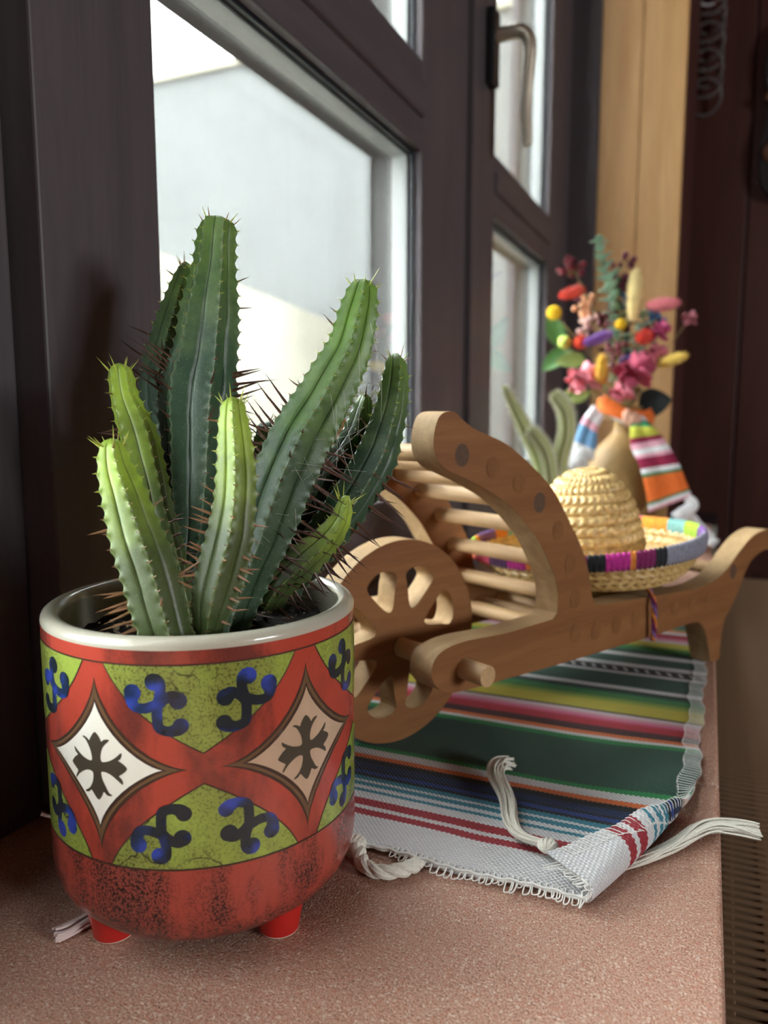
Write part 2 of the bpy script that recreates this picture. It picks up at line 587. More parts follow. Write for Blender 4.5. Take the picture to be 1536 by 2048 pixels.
# ------------------------------------------------------------------ measured outlines (metres)
# cactus stems: x, y, z, radius from the soil to the tip
STEMS =  {"tall": [[-0.2158, 0.2727, 0.1201, 0.007], [-0.2161, 0.2747, 0.1339, 0.0076], [-0.2156, 0.2778, 0.1536, 0.0096], [-0.2155, 0.2812, 0.1767,
0.0137], [-0.2162, 0.2843, 0.1999, 0.0157], [-0.2167, 0.2859, 0.2115, 0.0167], [-0.2163, 0.2879, 0.2243, 0.0167], [-0.2148, 0.2907, 0.2382, 0.0143],
[-0.214, 0.294, 0.258, 0.0126], [-0.2133, 0.2969, 0.2754, 0.0097], [-0.2131, 0.2984, 0.2848, 0.0089], [-0.2129, 0.3001, 0.2947, 0.0079], [-0.2129,
0.3007, 0.2979, 0.0035]], "behind": [[-0.2236, 0.2812, 0.127, 0.006], [-0.2305, 0.2859, 0.1575, 0.0073], [-0.2385, 0.2899, 0.1873, 0.0085], [-0.2441,
0.2943, 0.2116, 0.0092], [-0.247, 0.2987, 0.2276, 0.0093], [-0.2455, 0.3055, 0.2477, 0.0088], [-0.2444, 0.3119, 0.2655, 0.007], [-0.245, 0.3167,
0.2774, 0.0045], [-0.2467, 0.3203, 0.2837, 0.0019]], "left_back": [[-0.2073, 0.2602, 0.1218, 0.0061], [-0.2099, 0.2605, 0.1328, 0.0067], [-0.2149,
0.2608, 0.1506, 0.0073], [-0.2198, 0.2609, 0.1672, 0.0073], [-0.2242, 0.2613, 0.1838, 0.0078], [-0.228, 0.2615, 0.197, 0.0084], [-0.231, 0.2614,
0.2059, 0.0078], [-0.2354, 0.261, 0.217, 0.0062], [-0.2377, 0.2615, 0.228, 0.0053], [-0.2382, 0.2617, 0.2311, 0.0028]], "left_front": [[-0.1872,
0.2254, 0.1247, 0.0098], [-0.1915, 0.2254, 0.1383, 0.0105], [-0.196, 0.2254, 0.1529, 0.0107], [-0.2004, 0.2251, 0.1646, 0.01], [-0.2044, 0.2251,
0.1772, 0.0087], [-0.2084, 0.2249, 0.1889, 0.0069], [-0.2102, 0.2254, 0.1976, 0.0048], [-0.2106, 0.2256, 0.2004, 0.0025]], "centre": [[-0.1766,
0.2355, 0.1252, 0.0045], [-0.1765, 0.237, 0.132, 0.0067], [-0.1755, 0.2391, 0.1408, 0.0086], [-0.1735, 0.2419, 0.1517, 0.0095], [-0.1716, 0.2448,
0.1635, 0.0092], [-0.1707, 0.2474, 0.1764, 0.0082], [-0.171, 0.249, 0.1864, 0.0078], [-0.172, 0.2505, 0.1963, 0.007], [-0.1734, 0.2516, 0.2063,
0.0059], [-0.1742, 0.2527, 0.2135, 0.0044], [-0.1746, 0.2534, 0.2163, 0.002]], "big_right": [[-0.1938, 0.275, 0.1148, 0.008], [-0.1914, 0.2778,
0.1261, 0.0095], [-0.1871, 0.2823, 0.1432, 0.0118], [-0.1823, 0.287, 0.1602, 0.0144], [-0.177, 0.2921, 0.1796, 0.015], [-0.1698, 0.2984, 0.2001,
0.0147], [-0.1608, 0.3051, 0.2195, 0.0128], [-0.1532, 0.3112, 0.2377, 0.0109], [-0.1503, 0.3149, 0.2538, 0.0095], [-0.1489, 0.3172, 0.2646, 0.0068],
[-0.1487, 0.3181, 0.2684, 0.0035]], "dark_right": [[-0.1839, 0.2915, 0.1237, 0.0077], [-0.176, 0.2993, 0.1385, 0.0089], [-0.1652, 0.3084, 0.1547,
0.0101], [-0.155, 0.3175, 0.1723, 0.0103], [-0.1473, 0.3255, 0.19, 0.0103], [-0.1435, 0.3318, 0.208, 0.0085], [-0.1423, 0.3365, 0.2225, 0.0072],
[-0.1428, 0.3401, 0.2337, 0.0052], [-0.1438, 0.3423, 0.2373, 0.0025]], "pup": [[-0.184, 0.2874, 0.1259, 0.007], [-0.1773, 0.29, 0.1366, 0.0084],
[-0.1674, 0.2939, 0.1467, 0.0087], [-0.1585, 0.297, 0.155, 0.0072], [-0.1521, 0.2992, 0.1638, 0.0051], [-0.1496, 0.2995, 0.1714, 0.0035], [-0.1482,
0.2987, 0.1744, 0.0017]], "hidden": [[-0.1873, 0.2971, 0.127, 0.006], [-0.1818, 0.3073, 0.1514, 0.0073], [-0.1716, 0.3194, 0.1751, 0.0074], [-0.161,
0.3316, 0.1981, 0.0068], [-0.159, 0.3391, 0.2141, 0.0044], [-0.1604, 0.3436, 0.2192, 0.0019]], "small_back": [[-0.1977, 0.2872, 0.1282, 0.0059],
[-0.1969, 0.298, 0.1639, 0.0066], [-0.1964, 0.307, 0.1874, 0.0067], [-0.1982, 0.3137, 0.2018, 0.0049], [-0.2011, 0.3183, 0.2048, 0.0019]]}
# print motifs of the pot: arc length, height from the middle of the pattern
MOTIF =  {"cross": [[-0.00065, 0.0121], [0.00135, 0.0105], [0.00226, 0.0089], [0.00324, 0.0097], [0.00495, 0.0101], [0.00566, 0.0098], [0.00488,
0.009], [0.00334, 0.0076], [0.00214, 0.0056], [0.00155, 0.003], [0.00191, 0.0014], [0.00319, 0.0013], [0.00574, 0.0022], [0.00825, 0.0038], [0.01029,
0.0056], [0.01075, 0.005], [0.00997, 0.0032], [0.00917, 0.0027], [0.01124, 0.0015], [0.0126, -0.0001], [0.01107, -0.0019], [0.00927, -0.0032],
[0.0102, -0.0041], [0.01082, -0.0055], [0.01048, -0.0063], [0.00897, -0.0052], [0.00626, -0.0034], [0.00382, -0.0026], [0.00166, -0.0028], [0.00195,
-0.0053], [0.0033, -0.0079], [0.00466, -0.0102], [0.00607, -0.011], [0.00501, -0.0114], [0.00376, -0.0113], [0.00231, -0.0103], [0.00133, -0.0121],
[-1e-05, -0.0137], [-0.00143, -0.0129], [-0.00341, -0.0106], [-0.00444, -0.0114], [-0.00622, -0.0118], [-0.00644, -0.0113], [-0.00433, -0.0099],
[-0.00271, -0.0073], [-0.00217, -0.0046], [-0.00269, -0.0033], [-0.00486, -0.0031], [-0.00748, -0.0042], [-0.00977, -0.0059], [-0.01113, -0.0075],
[-0.01155, -0.0069], [-0.01023, -0.0047], [-0.01074, -0.0041], [-0.01294, -0.0025], [-0.01334, -0.0015], [-0.01151, 0.0005], [-0.01001, 0.0016],
[-0.01133, 0.0027], [-0.01176, 0.0045], [-0.01014, 0.0034], [-0.00706, 0.0016], [-0.00411, 0.0008], [-0.00264, 0.0011], [-0.00255, 0.0026], [-0.00331,
0.0053], [-0.00507, 0.0082], [-0.00675, 0.0093], [-0.00622, 0.0097], [-0.0045, 0.0092], [-0.00344, 0.0085], [-0.00279, 0.0097]], "curl_a": [[-0.01589,
0.0237], [-0.0145, 0.0276], [-0.01421, 0.0319], [-0.01554, 0.0332], [-0.0166, 0.0327]], "curl_b": [[-0.01587, 0.0244], [-0.01994, 0.023], [-0.02362,
0.0234], [-0.02484, 0.026], [-0.0245, 0.0286]], "curl_c": [[-0.01525, 0.0242], [-0.01268, 0.0265], [-0.0102, 0.0271], [-0.00821, 0.0258]], "curl_d":
[[-0.01567, 0.0242], [-0.01575, 0.0198], [-0.01513, 0.0159], [-0.01187, 0.0146], [-0.00897, 0.0152], [-0.0075, 0.0165]]}

# ------------------------------------------------------------------ slatted bench below the sill
M_SLAT = wood('bench_slat_wood', (0.16, 0.09, 0.05), (0.34, 0.22, 0.13), 'x', 1.0, 0.55, 0.35)
bench = empty('slatted_bench', (0.24, 1.0, -0.10))
tag(bench, 'low bench of dark narrow wooden slats beside and below the tiled windowsill', 'bench')
M_BENCHDARK = plain('bench_near_black', (0.016, 0.010, 0.008), 0.8)
slat0 = MB().box(-0.2370, 0.2195, -0.0022, 0.0022, -0.005, 0.0).build('slat', M_SLAT, bench, smooth=False, bevel=0.0012, segs=1)
y, k = -0.72, 0
while y < 0.60:
    s = slat0 if k == 0 else slat0.copy()
    if k:
        COL.objects.link(s)
        s.parent = bench
    s.location = (0, y, 0)
    y += 0.0084
    k += 1
bar0 = MB().box(-0.0035, 0.0035, -0.73, 0.61, -0.010, -0.0015).build('cross_bar', M_SLAT, bench, smooth=False, bevel=0.001)
for i, bx in enumerate((-0.2215, -0.199, -0.13, -0.05, 0.03, 0.11, 0.2165)):
    s = bar0 if i == 0 else bar0.copy()
    if i:
        COL.objects.link(s)
        s.parent = bench
    s.location = (bx, 0, 0)
MB().box(-0.238, 0.222, -0.735, 0.615, -0.064, -0.060).build('gap_shade_sheet', M_BENCHDARK, bench, smooth=False)  # near-black sheet added to darken the gaps between the slats
for lx in (-0.2, 0.2):
    for ly in (-0.7, 0.58):
        MB().box(lx - 0.02, lx + 0.02, ly - 0.02, ly + 0.02, -0.80, -0.0105).build('leg', M_BENCHDARK, bench, smooth=False, bevel=0.002)

# ------------------------------------------------------------------ potted cactus
PX, PY = -0.2023, 0.2676
R = 0.065
plant = empty('potted_cactus', (PX, PY, 0.0))
tag(plant, 'spiny green cactus in a red and green painted round pot on red feet', 'cactus')


def glaze(name, col, dark, amount=0.5, scale=70, rough=0.22, low=0.42, high=0.62, fine=0.35, speck=0.54, gate=(0.40, 0.05, 0.62), cracks=False):
    """painted glaze with printed wear: blotches plus fine specks"""
    t = NT(name)
    v = t.coord('Object')
    v2 = t.coord('Object', (1, 1, 0.45))
    a = t.noise(v2, scale, 4, 0.6, 0.3)
    b = t.noise(v, 1000, 3, 0.7)
    m = t.ramp(a, [(low, 0.0), (high, amount)])
    c = t.mix(m, col, dark)
    sp = t.math('MULTIPLY', t.ramp(b, [(speck, 0.0), (speck + 0.07, 1.0)]), t.ramp(a, [(gate[0], gate[1]), (gate[2], fine)]))
    c = t.mix(sp, c, tuple(x * 0.22 for x in dark))
    if cracks:
        vo = t.n('ShaderNodeTexVoronoi', feature='DISTANCE_TO_EDGE')
        vo.inputs['Scale'].default_value = 34.0
        wv = t.n('ShaderNodeVectorMath', operation='ADD')
        nzv = t.n('ShaderNodeTexNoise')
        nzv.inputs['Scale'].default_value = 90.0
        t.l(v, nzv.inputs['Vector'])
        sc_ = t.n('ShaderNodeVectorMath', operation='SCALE')
        sc_.inputs['Scale'].default_value = 0.014
        t.l(nzv.outputs['Color'], sc_.inputs[0])
        t.l(v, wv.inputs[0])
        t.l(sc_.outputs[0], wv.inputs[1])
        t.l(wv.outputs[0], vo.inputs['Vector'])
        ck = t.math('MULTIPLY', t.ramp(vo.outputs['Distance'], [(0.006, 0.9), (0.016, 0.0)]), t.ramp(t.noise(v, 26, 2), [(0.50, 0.0), (0.56, 1.0)]))
        c = t.mix(ck, c, (0.02, 0.022, 0.010))
    t.color(c)
    t.set(rough, 0.5, coat=0.25)
    return t.m


G_RED = glaze('red_glaze', (0.42, 0.055, 0.033), (0.105, 0.028, 0.022), 0.85, 38, 0.24, 0.44, 0.63, 0.25)
G_BAND = glaze('worn_red_glaze', (0.38, 0.055, 0.036), (0.12, 0.038, 0.03), 0.7, 60, 0.27, 0.38, 0.62, 1.0, 0.485, (0.40, 0.10, 0.58))
G_GREEN = glaze('green_glaze', (0.30, 0.39, 0.062), (0.19, 0.20, 0.045), 0.8, 38, 0.25, 0.38, 0.62, 0.75, 0.52, (0.36, 0.15, 0.60), True)
G_LINE = plain('dark_brown_line', (0.055, 0.028, 0.018), 0.3, 0.1)
G_BROWN = glaze('brown_glaze', (0.155, 0.088, 0.043), (0.10, 0.05, 0.03), 0.5, 60, fine=0.0)
G_WHITE = glaze('white_glaze', (0.82, 0.79, 0.70), (0.74, 0.66, 0.55), 0.4, 40, fine=0.0)
G_CROSS = plain('dark_olive_print', (0.060, 0.048, 0.033), 0.3, 0.1)
t = NT('blue_print')
a = t.noise(t.coord('Object'), 62, 2)
t.color(t.ramp(a, [(0.46, (0.009, 0.017, 0.024)), (0.53, (0.014, 0.030, 0.10)), (0.62, (0.030, 0.060, 0.36))]))
t.set(0.25, 0.5, coat=0.25)
G_BLUE = t.m
G_TAN = glaze('tan_diamond', (0.56, 0.40, 0.28), (0.44, 0.29, 0.19), 0.5, 30, fine=0.0)  # tan tone that some diamonds take in place of white
G_RIM = glaze('cream_rim_glaze', (0.47, 0.44, 0.36), (0.36, 0.32, 0.24), 0.3, 40, 0.18, fine=0.05)
G_FOOT = plain('bright_red_foot', (0.50, 0.018, 0.014), 0.22, 0.05, spec=0.5)
G_BARE = plain('bare_foot_base', (0.70, 0.50, 0.40), 0.6, 0.1)

pot = MB()
body = [(0.030, 0.0070), (0.043, 0.0070)]
for i in range(1, 9):
    a = radians(-90 + 90 * i / 8)
    body.append((0.043 + 0.022 * cos(a), 0.0300 + 0.0230 * sin(a)))
body += [(R, 0.0460), (R, 0.0462), (R, 0.1228), (R, 0.1280)]
pot.lathe(body, 160)
pot.f.pop(), pot.mi.pop()
pot_o = pot.build('pot', [G_RED, G_BAND], plant, recalc=True)
for p in pot_o.data.polygons:
    if p.center.z < 0.0461:
        p.material_index = 1
pr = MB()
pr.lathe([(R, 0.1279), (0.0651, 0.1292), (0.0645, 0.1308), (0.0632, 0.1318), (0.0612, 0.1322), (0.0592, 0.1316), (0.0580, 0.1302), (0.0575, 0.1280), (0.0572, 0.1100), (0.0572, 0.100)], 160)
pr.f = pr.f[:-2]
pr.mi = pr.mi[:-2]
pr.build('pot_rim', G_RIM, pot_o, recalc=False, angle=60)
for a in (-108.6, -19.0, 71.0, 161.0):
    fx, fy = 0.0475 * cos(radians(a)), 0.0475 * sin(radians(a))
    fb = MB()
    fb.lathe([(0.0066, 0.0), (0.0078, 0.0003), (0.0082, 0.0008), (0.0083, 0.0012)], 40, (fx, fy, 0), 1)
    fb.lathe([(0.0083, 0.0012), (0.0094, 0.008), (0.0112, 0.016), (0.0128, 0.024), (0.0130, 0.028)], 40, (fx, fy, 0), 0)
    fb.build('foot', [G_FOOT, G_BARE], pot_o)


def on_pot(s, z, off):
    a = s / R
    return ((R + off) * cos(a), (R + off) * sin(a), z)


def decal(poly, off, mat_i, out):
    """thin printed layer following the pot wall; poly in (arc length, height)"""
    xs = [p[0] for p in poly]
    zs = [p[1] for p in poly]
    dense = []
    for i in range(len(poly)):
        p, q = Vector(poly[i]), Vector(poly[(i + 1) % len(poly)])
        m = max(1, int((q - p).length / 0.0022))
        dense += [p.lerp(q, k / m) for k in range(m)]
    pts = dense
    n = len(pts)
    g = 0.0030
    ix0, ix1 = int(min(xs) / g) - 1, int(max(xs) / g) + 1
    iz0, iz1 = int(min(zs) / g) - 1, int(max(zs) / g) + 1
    grid = [Vector((i * g, j * g * 1.0)) for i in range(ix0, ix1 + 1) for j in range(iz0, iz1 + 1)]
    vs, es, fs, *_ = delaunay_2d_cdt(pts + grid, [(i, (i + 1) % n) for i in range(n)], [tuple(range(n))], 1, 1e-6)
    used = sorted({i for f in fs for i in f})
    mp = {u: k for k, u in enumerate(used)}
    out.add([on_pot(vs[u][0], vs[u][1], off) for u in used], [tuple(mp[i] for i in f) for f in fs], mat_i)


PRINT = [G_LINE, G_GREEN, G_BROWN, G_WHITE, G_CROSS, G_BLUE, G_TAN]
ZC = 0.0840


def astroid(hw, hh, p, n=14):
    o = []
    for q in range(4):
        for i in range(n):
            a = (q + i / n) * pi / 2
            c, s = cos(a), sin(a)
            o.append((hw * math.copysign(abs(c) ** p, c), hh * math.copysign(abs(s) ** p, s)))
    return o


ARC = lambda d: radians(d) * R
up = [(-31.4, 0.0384), (-28.5, 0.0330), (-25.2, 0.0280), (-20.0, 0.0218), (-15.0, 0.0172), (-7.5, 0.0113), (0, 0.0061)]
up = crom(up, 5)
lens = [(ARC(x), z) for x, z in up] + [(ARC(-x), z) for x, z in up[-2::-1]]
low = crom([(-31.4, -0.0378), (-28.5, -0.0322), (-25.2, -0.0274), (-20.0, -0.0212), (-15.0, -0.0166), (-7.5, -0.0107), (0, -0.0059)], 5)
lens_low = [(ARC(x), z) for x, z in low] + [(ARC(-x), z) for x, z in low[-2::-1]]


def grow(poly, d):
    n = len(poly)
    area = sum(poly[i][0] * poly[(i + 1) % n][1] - poly[(i + 1) % n][0] * poly[i][1] for i in range(n))
    sg = 1 if area > 0 else -1
    o = []
    for i in range(n):
        a, b, c = Vector(poly[i - 1]), Vector(poly[i]), Vector(poly[(i + 1) % n])
        t = ((b - a).normalized() + (c - b).normalized())
        t = t.normalized() if t.length > 1e-6 else (b - a).normalized()
        o.append((b.x + t.y * d * sg, b.y - t.x * d * sg))
    return o


pat = MB()
L1, L2, L3, L4, L5 = 0.00006, 0.00012, 0.00018, 0.00024, 0.00030


def shift(poly, s, z):
    return [(x + s, y + z) for x, y in poly]


def stroke(pts, rads, s0, z0, flipz, flipx, off, mi, out):
    p = crom([tuple(a) + (r,) for a, r in zip(pts, rads)], 5)
    vs, fs = [], []
    for i, (x, z, r) in enumerate(p):
        a = p[max(i - 1, 0)]
        b = p[min(i + 1, len(p) - 1)]
        t = Vector((b[0] - a[0], b[1] - a[1])).normalized()
        for sgn in (-1, 0, 1):
            vs.append((x - t.y * r * sgn, z + t.x * r * sgn))
    for i in range(len(p) - 1):
        for k in (0, 1):
            fs.append((i * 3 + k, i * 3 + k + 1, i * 3 + 4 + k, i * 3 + 3 + k))
    for (x, z, r) in (p[0], p[-1]):
        o = len(vs)
        vs.append((x, z))
        for k in range(20):
            vs.append((x + r * cos(2 * pi * k / 20), z + r * sin(2 * pi * k / 20)))
        fs += [(o, o + 1 + k, o + 1 + (k + 1) % 20) for k in range(20)]
    out.add([on_pot(s0 + x * flipx, z0 + z * flipz, off) for x, z in vs], fs, mi)


def spread(arm, first, mid, tip):
    n = len(arm)
    return [first + (mid - first) * min(1, 2 * i / n) if i < n - 1 else tip for i in range(n)]


for k in range(5):
    sc = ARC(-54.3 + 72.1 * k)
    for ln in (lens, lens_low):
        decal(shift(grow(ln, 0.00055), sc, ZC), L1, 0, pat)
        decal(shift(ln, sc, ZC), L2, 1, pat)
    sd = ARC(-18.2 + 72.1 * k)
    for (hw, hh, p, lay, mi) in ((0.0352, 0.0332, 3.00, L1, 0), (0.0335, 0.0315, 3.05, L2, 2), (0.0275, 0.0251, 2.62, L3, 0), (0.0258, 0.0236, 2.70, L4, 3)):
        decal(shift(astroid(hw, hh, p), sd, ZC), lay, 6 if (mi == 3 and k in (0, 2)) else mi, pat)
    cr = crom([tuple(q) for q in MOTIF['cross']], 3, True)
    decal(shift(cr, sd, ZC), L5, 4, pat)
    for flipx in (1, -1):
        for flipz in (1, -1):
            j = 0
            for key in ('a', 'b', 'c', 'd'):
                arm = MOTIF['curl_' + key]
                n = len(arm)
                rr = [0.0019] * n
                rr[-1] = 0.0032 if key != 'd' else 0.0029
                rr[-2] = 0.0025
                stroke(arm, rr, sc, ZC, flipz, flipx, L3 + j * 0.000006, 5, pat)
                j += 1
ring = MB()
for (z0, z1, off, mi) in ((0.1224, 0.1230, L4, 0), (0.0455, 0.0461, L4, 0)):
    vs = []
    for z in (z0, z1):
        vs += [((R + off) * cos(2 * pi * i / 160), (R + off) * sin(2 * pi * i / 160), z) for i in range(160)]
    pat.add(vs, [(i, (i + 1) % 160, 160 + (i + 1) % 160, 160 + i) for i in range(160)], 0)
pat.build('painted_pattern', PRINT, pot_o, smooth=True, angle=80)

# soil with pale grit
M_SOIL = plain('potting_soil', (0.016, 0.011, 0.008), 0.95, 0.6, 300, 0.2, 0.8)
so = MB()
vs, fs = [], []
N, RG = 72, 16
for j in range(RG + 1):
    for i in range(N):
        r = 0.0572 * j / RG
        a = 2 * pi * i / N
        z = 0.1135 + 0.006 * (noise.noise(Vector((r * cos(a) * 120, r * sin(a) * 120, 3))) + 0.5 * noise.noise(Vector((r * cos(a) * 420, r * sin(a) * 420, 9)))) + 0.003 * (j / RG) ** 3
        vs.append((r * cos(a), r * sin(a), z))
fs = [(j * N + i, j * N + (i + 1) % N, (j + 1) * N + (i + 1) % N, (j + 1) * N + i) for j in range(RG) for i in range(N)]
so.add(vs, fs)
soil = so.build('soil', M_SOIL, plant, angle=90)
M_GRIT = plain('pale_grit', (0.42, 0.33, 0.22), 0.8, 0.35, 200)
gr = MB()
rs = random.Random(11)
for i in range(150):
    a, r = rs.random() * 2 * pi, 0.056 * sqrt(rs.random())
    s = 0.0006 + 0.0013 * rs.random() ** 2
    gr.blob((r * cos(a), r * sin(a), 0.1150 + 0.003 * rs.random()), (s, s * 0.8, s * 0.7), 1, 0, 0.5)
tag(gr.build('grit', M_GRIT, soil), kind='stuff')


def cactus_material(name, young, old, tip_on, crest):
    t = NT(name)
    at = t.n('ShaderNodeAttribute', attribute_name='along')
    rb = t.n('ShaderNodeAttribute', attribute_name='rib')
    v = t.coord('Object')
    nz = t.noise(v, 90, 4, 0.6)
    fine = t.noise(v, 900, 3, 0.7)
    f = t.math('ADD', at.outputs['Fac'], t.math('MULTIPLY', t.math('SUBTRACT', nz, 0.5), 0.35))
    c = t.ramp(f, [(0.0, tuple(x * 0.75 for x in old)), (tip_on - 0.25, old), (min(tip_on + 0.2, 0.97), young), (1.0, young)])
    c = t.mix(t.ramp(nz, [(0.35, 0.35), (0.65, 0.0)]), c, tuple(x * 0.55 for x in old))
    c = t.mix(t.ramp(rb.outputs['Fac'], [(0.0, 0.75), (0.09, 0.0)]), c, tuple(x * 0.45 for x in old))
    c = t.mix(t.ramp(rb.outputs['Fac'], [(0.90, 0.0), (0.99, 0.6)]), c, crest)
    c = t.mix(t.ramp(t.noise(v, 45, 3), [(0.45, 0.0), (0.70, 0.26)]), c, (0.13, 0.15, 0.10))
    c = t.mix(t.ramp(fine, [(0.60, 0.0), (0.70, 0.35)]), c, (0.30, 0.33, 0.26))
    t.color(c)
    t.set(0.42, 0.45)
    t.b.inputs['Subsurface Weight'].default_value = 0.12
    t.b.inputs['Subsurface Radius'].default_value = (0.002, 0.004, 0.001)
    t.b.inputs['Subsurface Scale'].default_value = 1.0
    t.bump(t.math('ADD', t.math('MULTIPLY', fine, 0.4), nz), 0.18, 0.0012)
    return t.m


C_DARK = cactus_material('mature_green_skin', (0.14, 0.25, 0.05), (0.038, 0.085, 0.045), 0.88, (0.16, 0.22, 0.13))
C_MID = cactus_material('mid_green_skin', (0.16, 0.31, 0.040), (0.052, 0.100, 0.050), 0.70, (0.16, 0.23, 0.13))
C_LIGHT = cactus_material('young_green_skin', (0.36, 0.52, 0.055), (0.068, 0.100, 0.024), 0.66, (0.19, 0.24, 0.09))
t = NT('spine_brown')
at = t.n('ShaderNodeAttribute', attribute_name='tip')
t.color(t.mix(at.outputs['Fac'], (0.16, 0.075, 0.05), (0.030, 0.014, 0.016)))
t.set(0.4, 0.4)
M_SPINE = t.m
M_SPINE_LIGHT = plain('young_spine', (0.30, 0.16, 0.085), 0.4, 0.2)
M_SPINE_GREEN = plain('tip_spine', (0.45, 0.50, 0.10), 0.4, 0.2)

# name: ribs, twist, tooth size, material, long-spine ranges (from, to, length), long spine material
STEM_SPEC = {
    'tall': (6, 0.55, 1.0, C_DARK, [(0.46, 0.60, 0.016), (0.05, 0.22, 0.008)], M_SPINE),
    'behind': (5, 0.2, 1.0, C_DARK, [(0.35, 0.75, 0.016)], M_SPINE),
    'left_back': (5, 0.75, 0.9, C_LIGHT, [(0.05, 0.42, 0.010)], M_SPINE),
    'left_front': (5, 0.40, 1.0, C_LIGHT, [(0.02, 0.30, 0.012)], M_SPINE_LIGHT),
    'centre': (5, 0.15, 1.0, C_LIGHT, [(0.12, 0.52, 0.008)], M_SPINE_LIGHT),
    'big_right': (6, 0.10, 1.0, C_MID, [(0.06, 0.55, 0.017)], M_SPINE),
    'dark_right': (5, 0.35, 1.0, C_DARK, [(0.08, 0.62, 0.016)], M_SPINE),
    'pup': (5, 0.30, 0.8, C_LIGHT, [(0.05, 0.55, 0.014)], M_SPINE),
    'hidden': (5, 0.0, 1.0, C_DARK, [(0.2, 0.6, 0.012)], M_SPINE),
    'small_back': (5, 0.5, 1.0, C_DARK, [(0.2, 0.7, 0.010)], M_SPINE),
}


# extra long spines: from, to, count, sideways, towards the room, upwards, length
EXTRA = {
    'tall': [(0.53, 0.64, 6, 1, 0.1, 0.35, 0.019), (0.55, 0.64, 7, -1, 0.2, 0.55, 0.023), (0.12, 0.30, 7, -0.8, 0.6, 0.1, 0.010)],
    'big_right': [(0.44, 0.62, 7, -1, 0.15, 0.8, 0.021), (0.14, 0.55, 12, 1, 0.25, -0.15, 0.021)],
    'dark_right': [(0.14, 0.62, 11, 1, 0.2, -0.1, 0.019)],
    'pup': [(0.05, 0.75, 8, 1, 0.2, -0.35, 0.017)],
    'left_front': [(0.03, 0.30, 9, -1, 0.3, -0.1, 0.013), (0.6, 0.64, 1, -1, 0.1, 0.2, 0.008)],
    'left_back': [(0.12, 0.42, 6, 1, 0.4, 0.05, 0.007), (0.74, 0.78, 2, -1, 0.1, 0.25, 0.009)],
    'centre': [(0.26, 0.55, 6, -1, 0.3, 0.25, 0.010), (0.08, 0.40, 7, 1, 0.5, -0.2, 0.006)],
    'behind': [(0.45, 0.70, 6, -1, 0.2, 0.6, 0.018)],
}


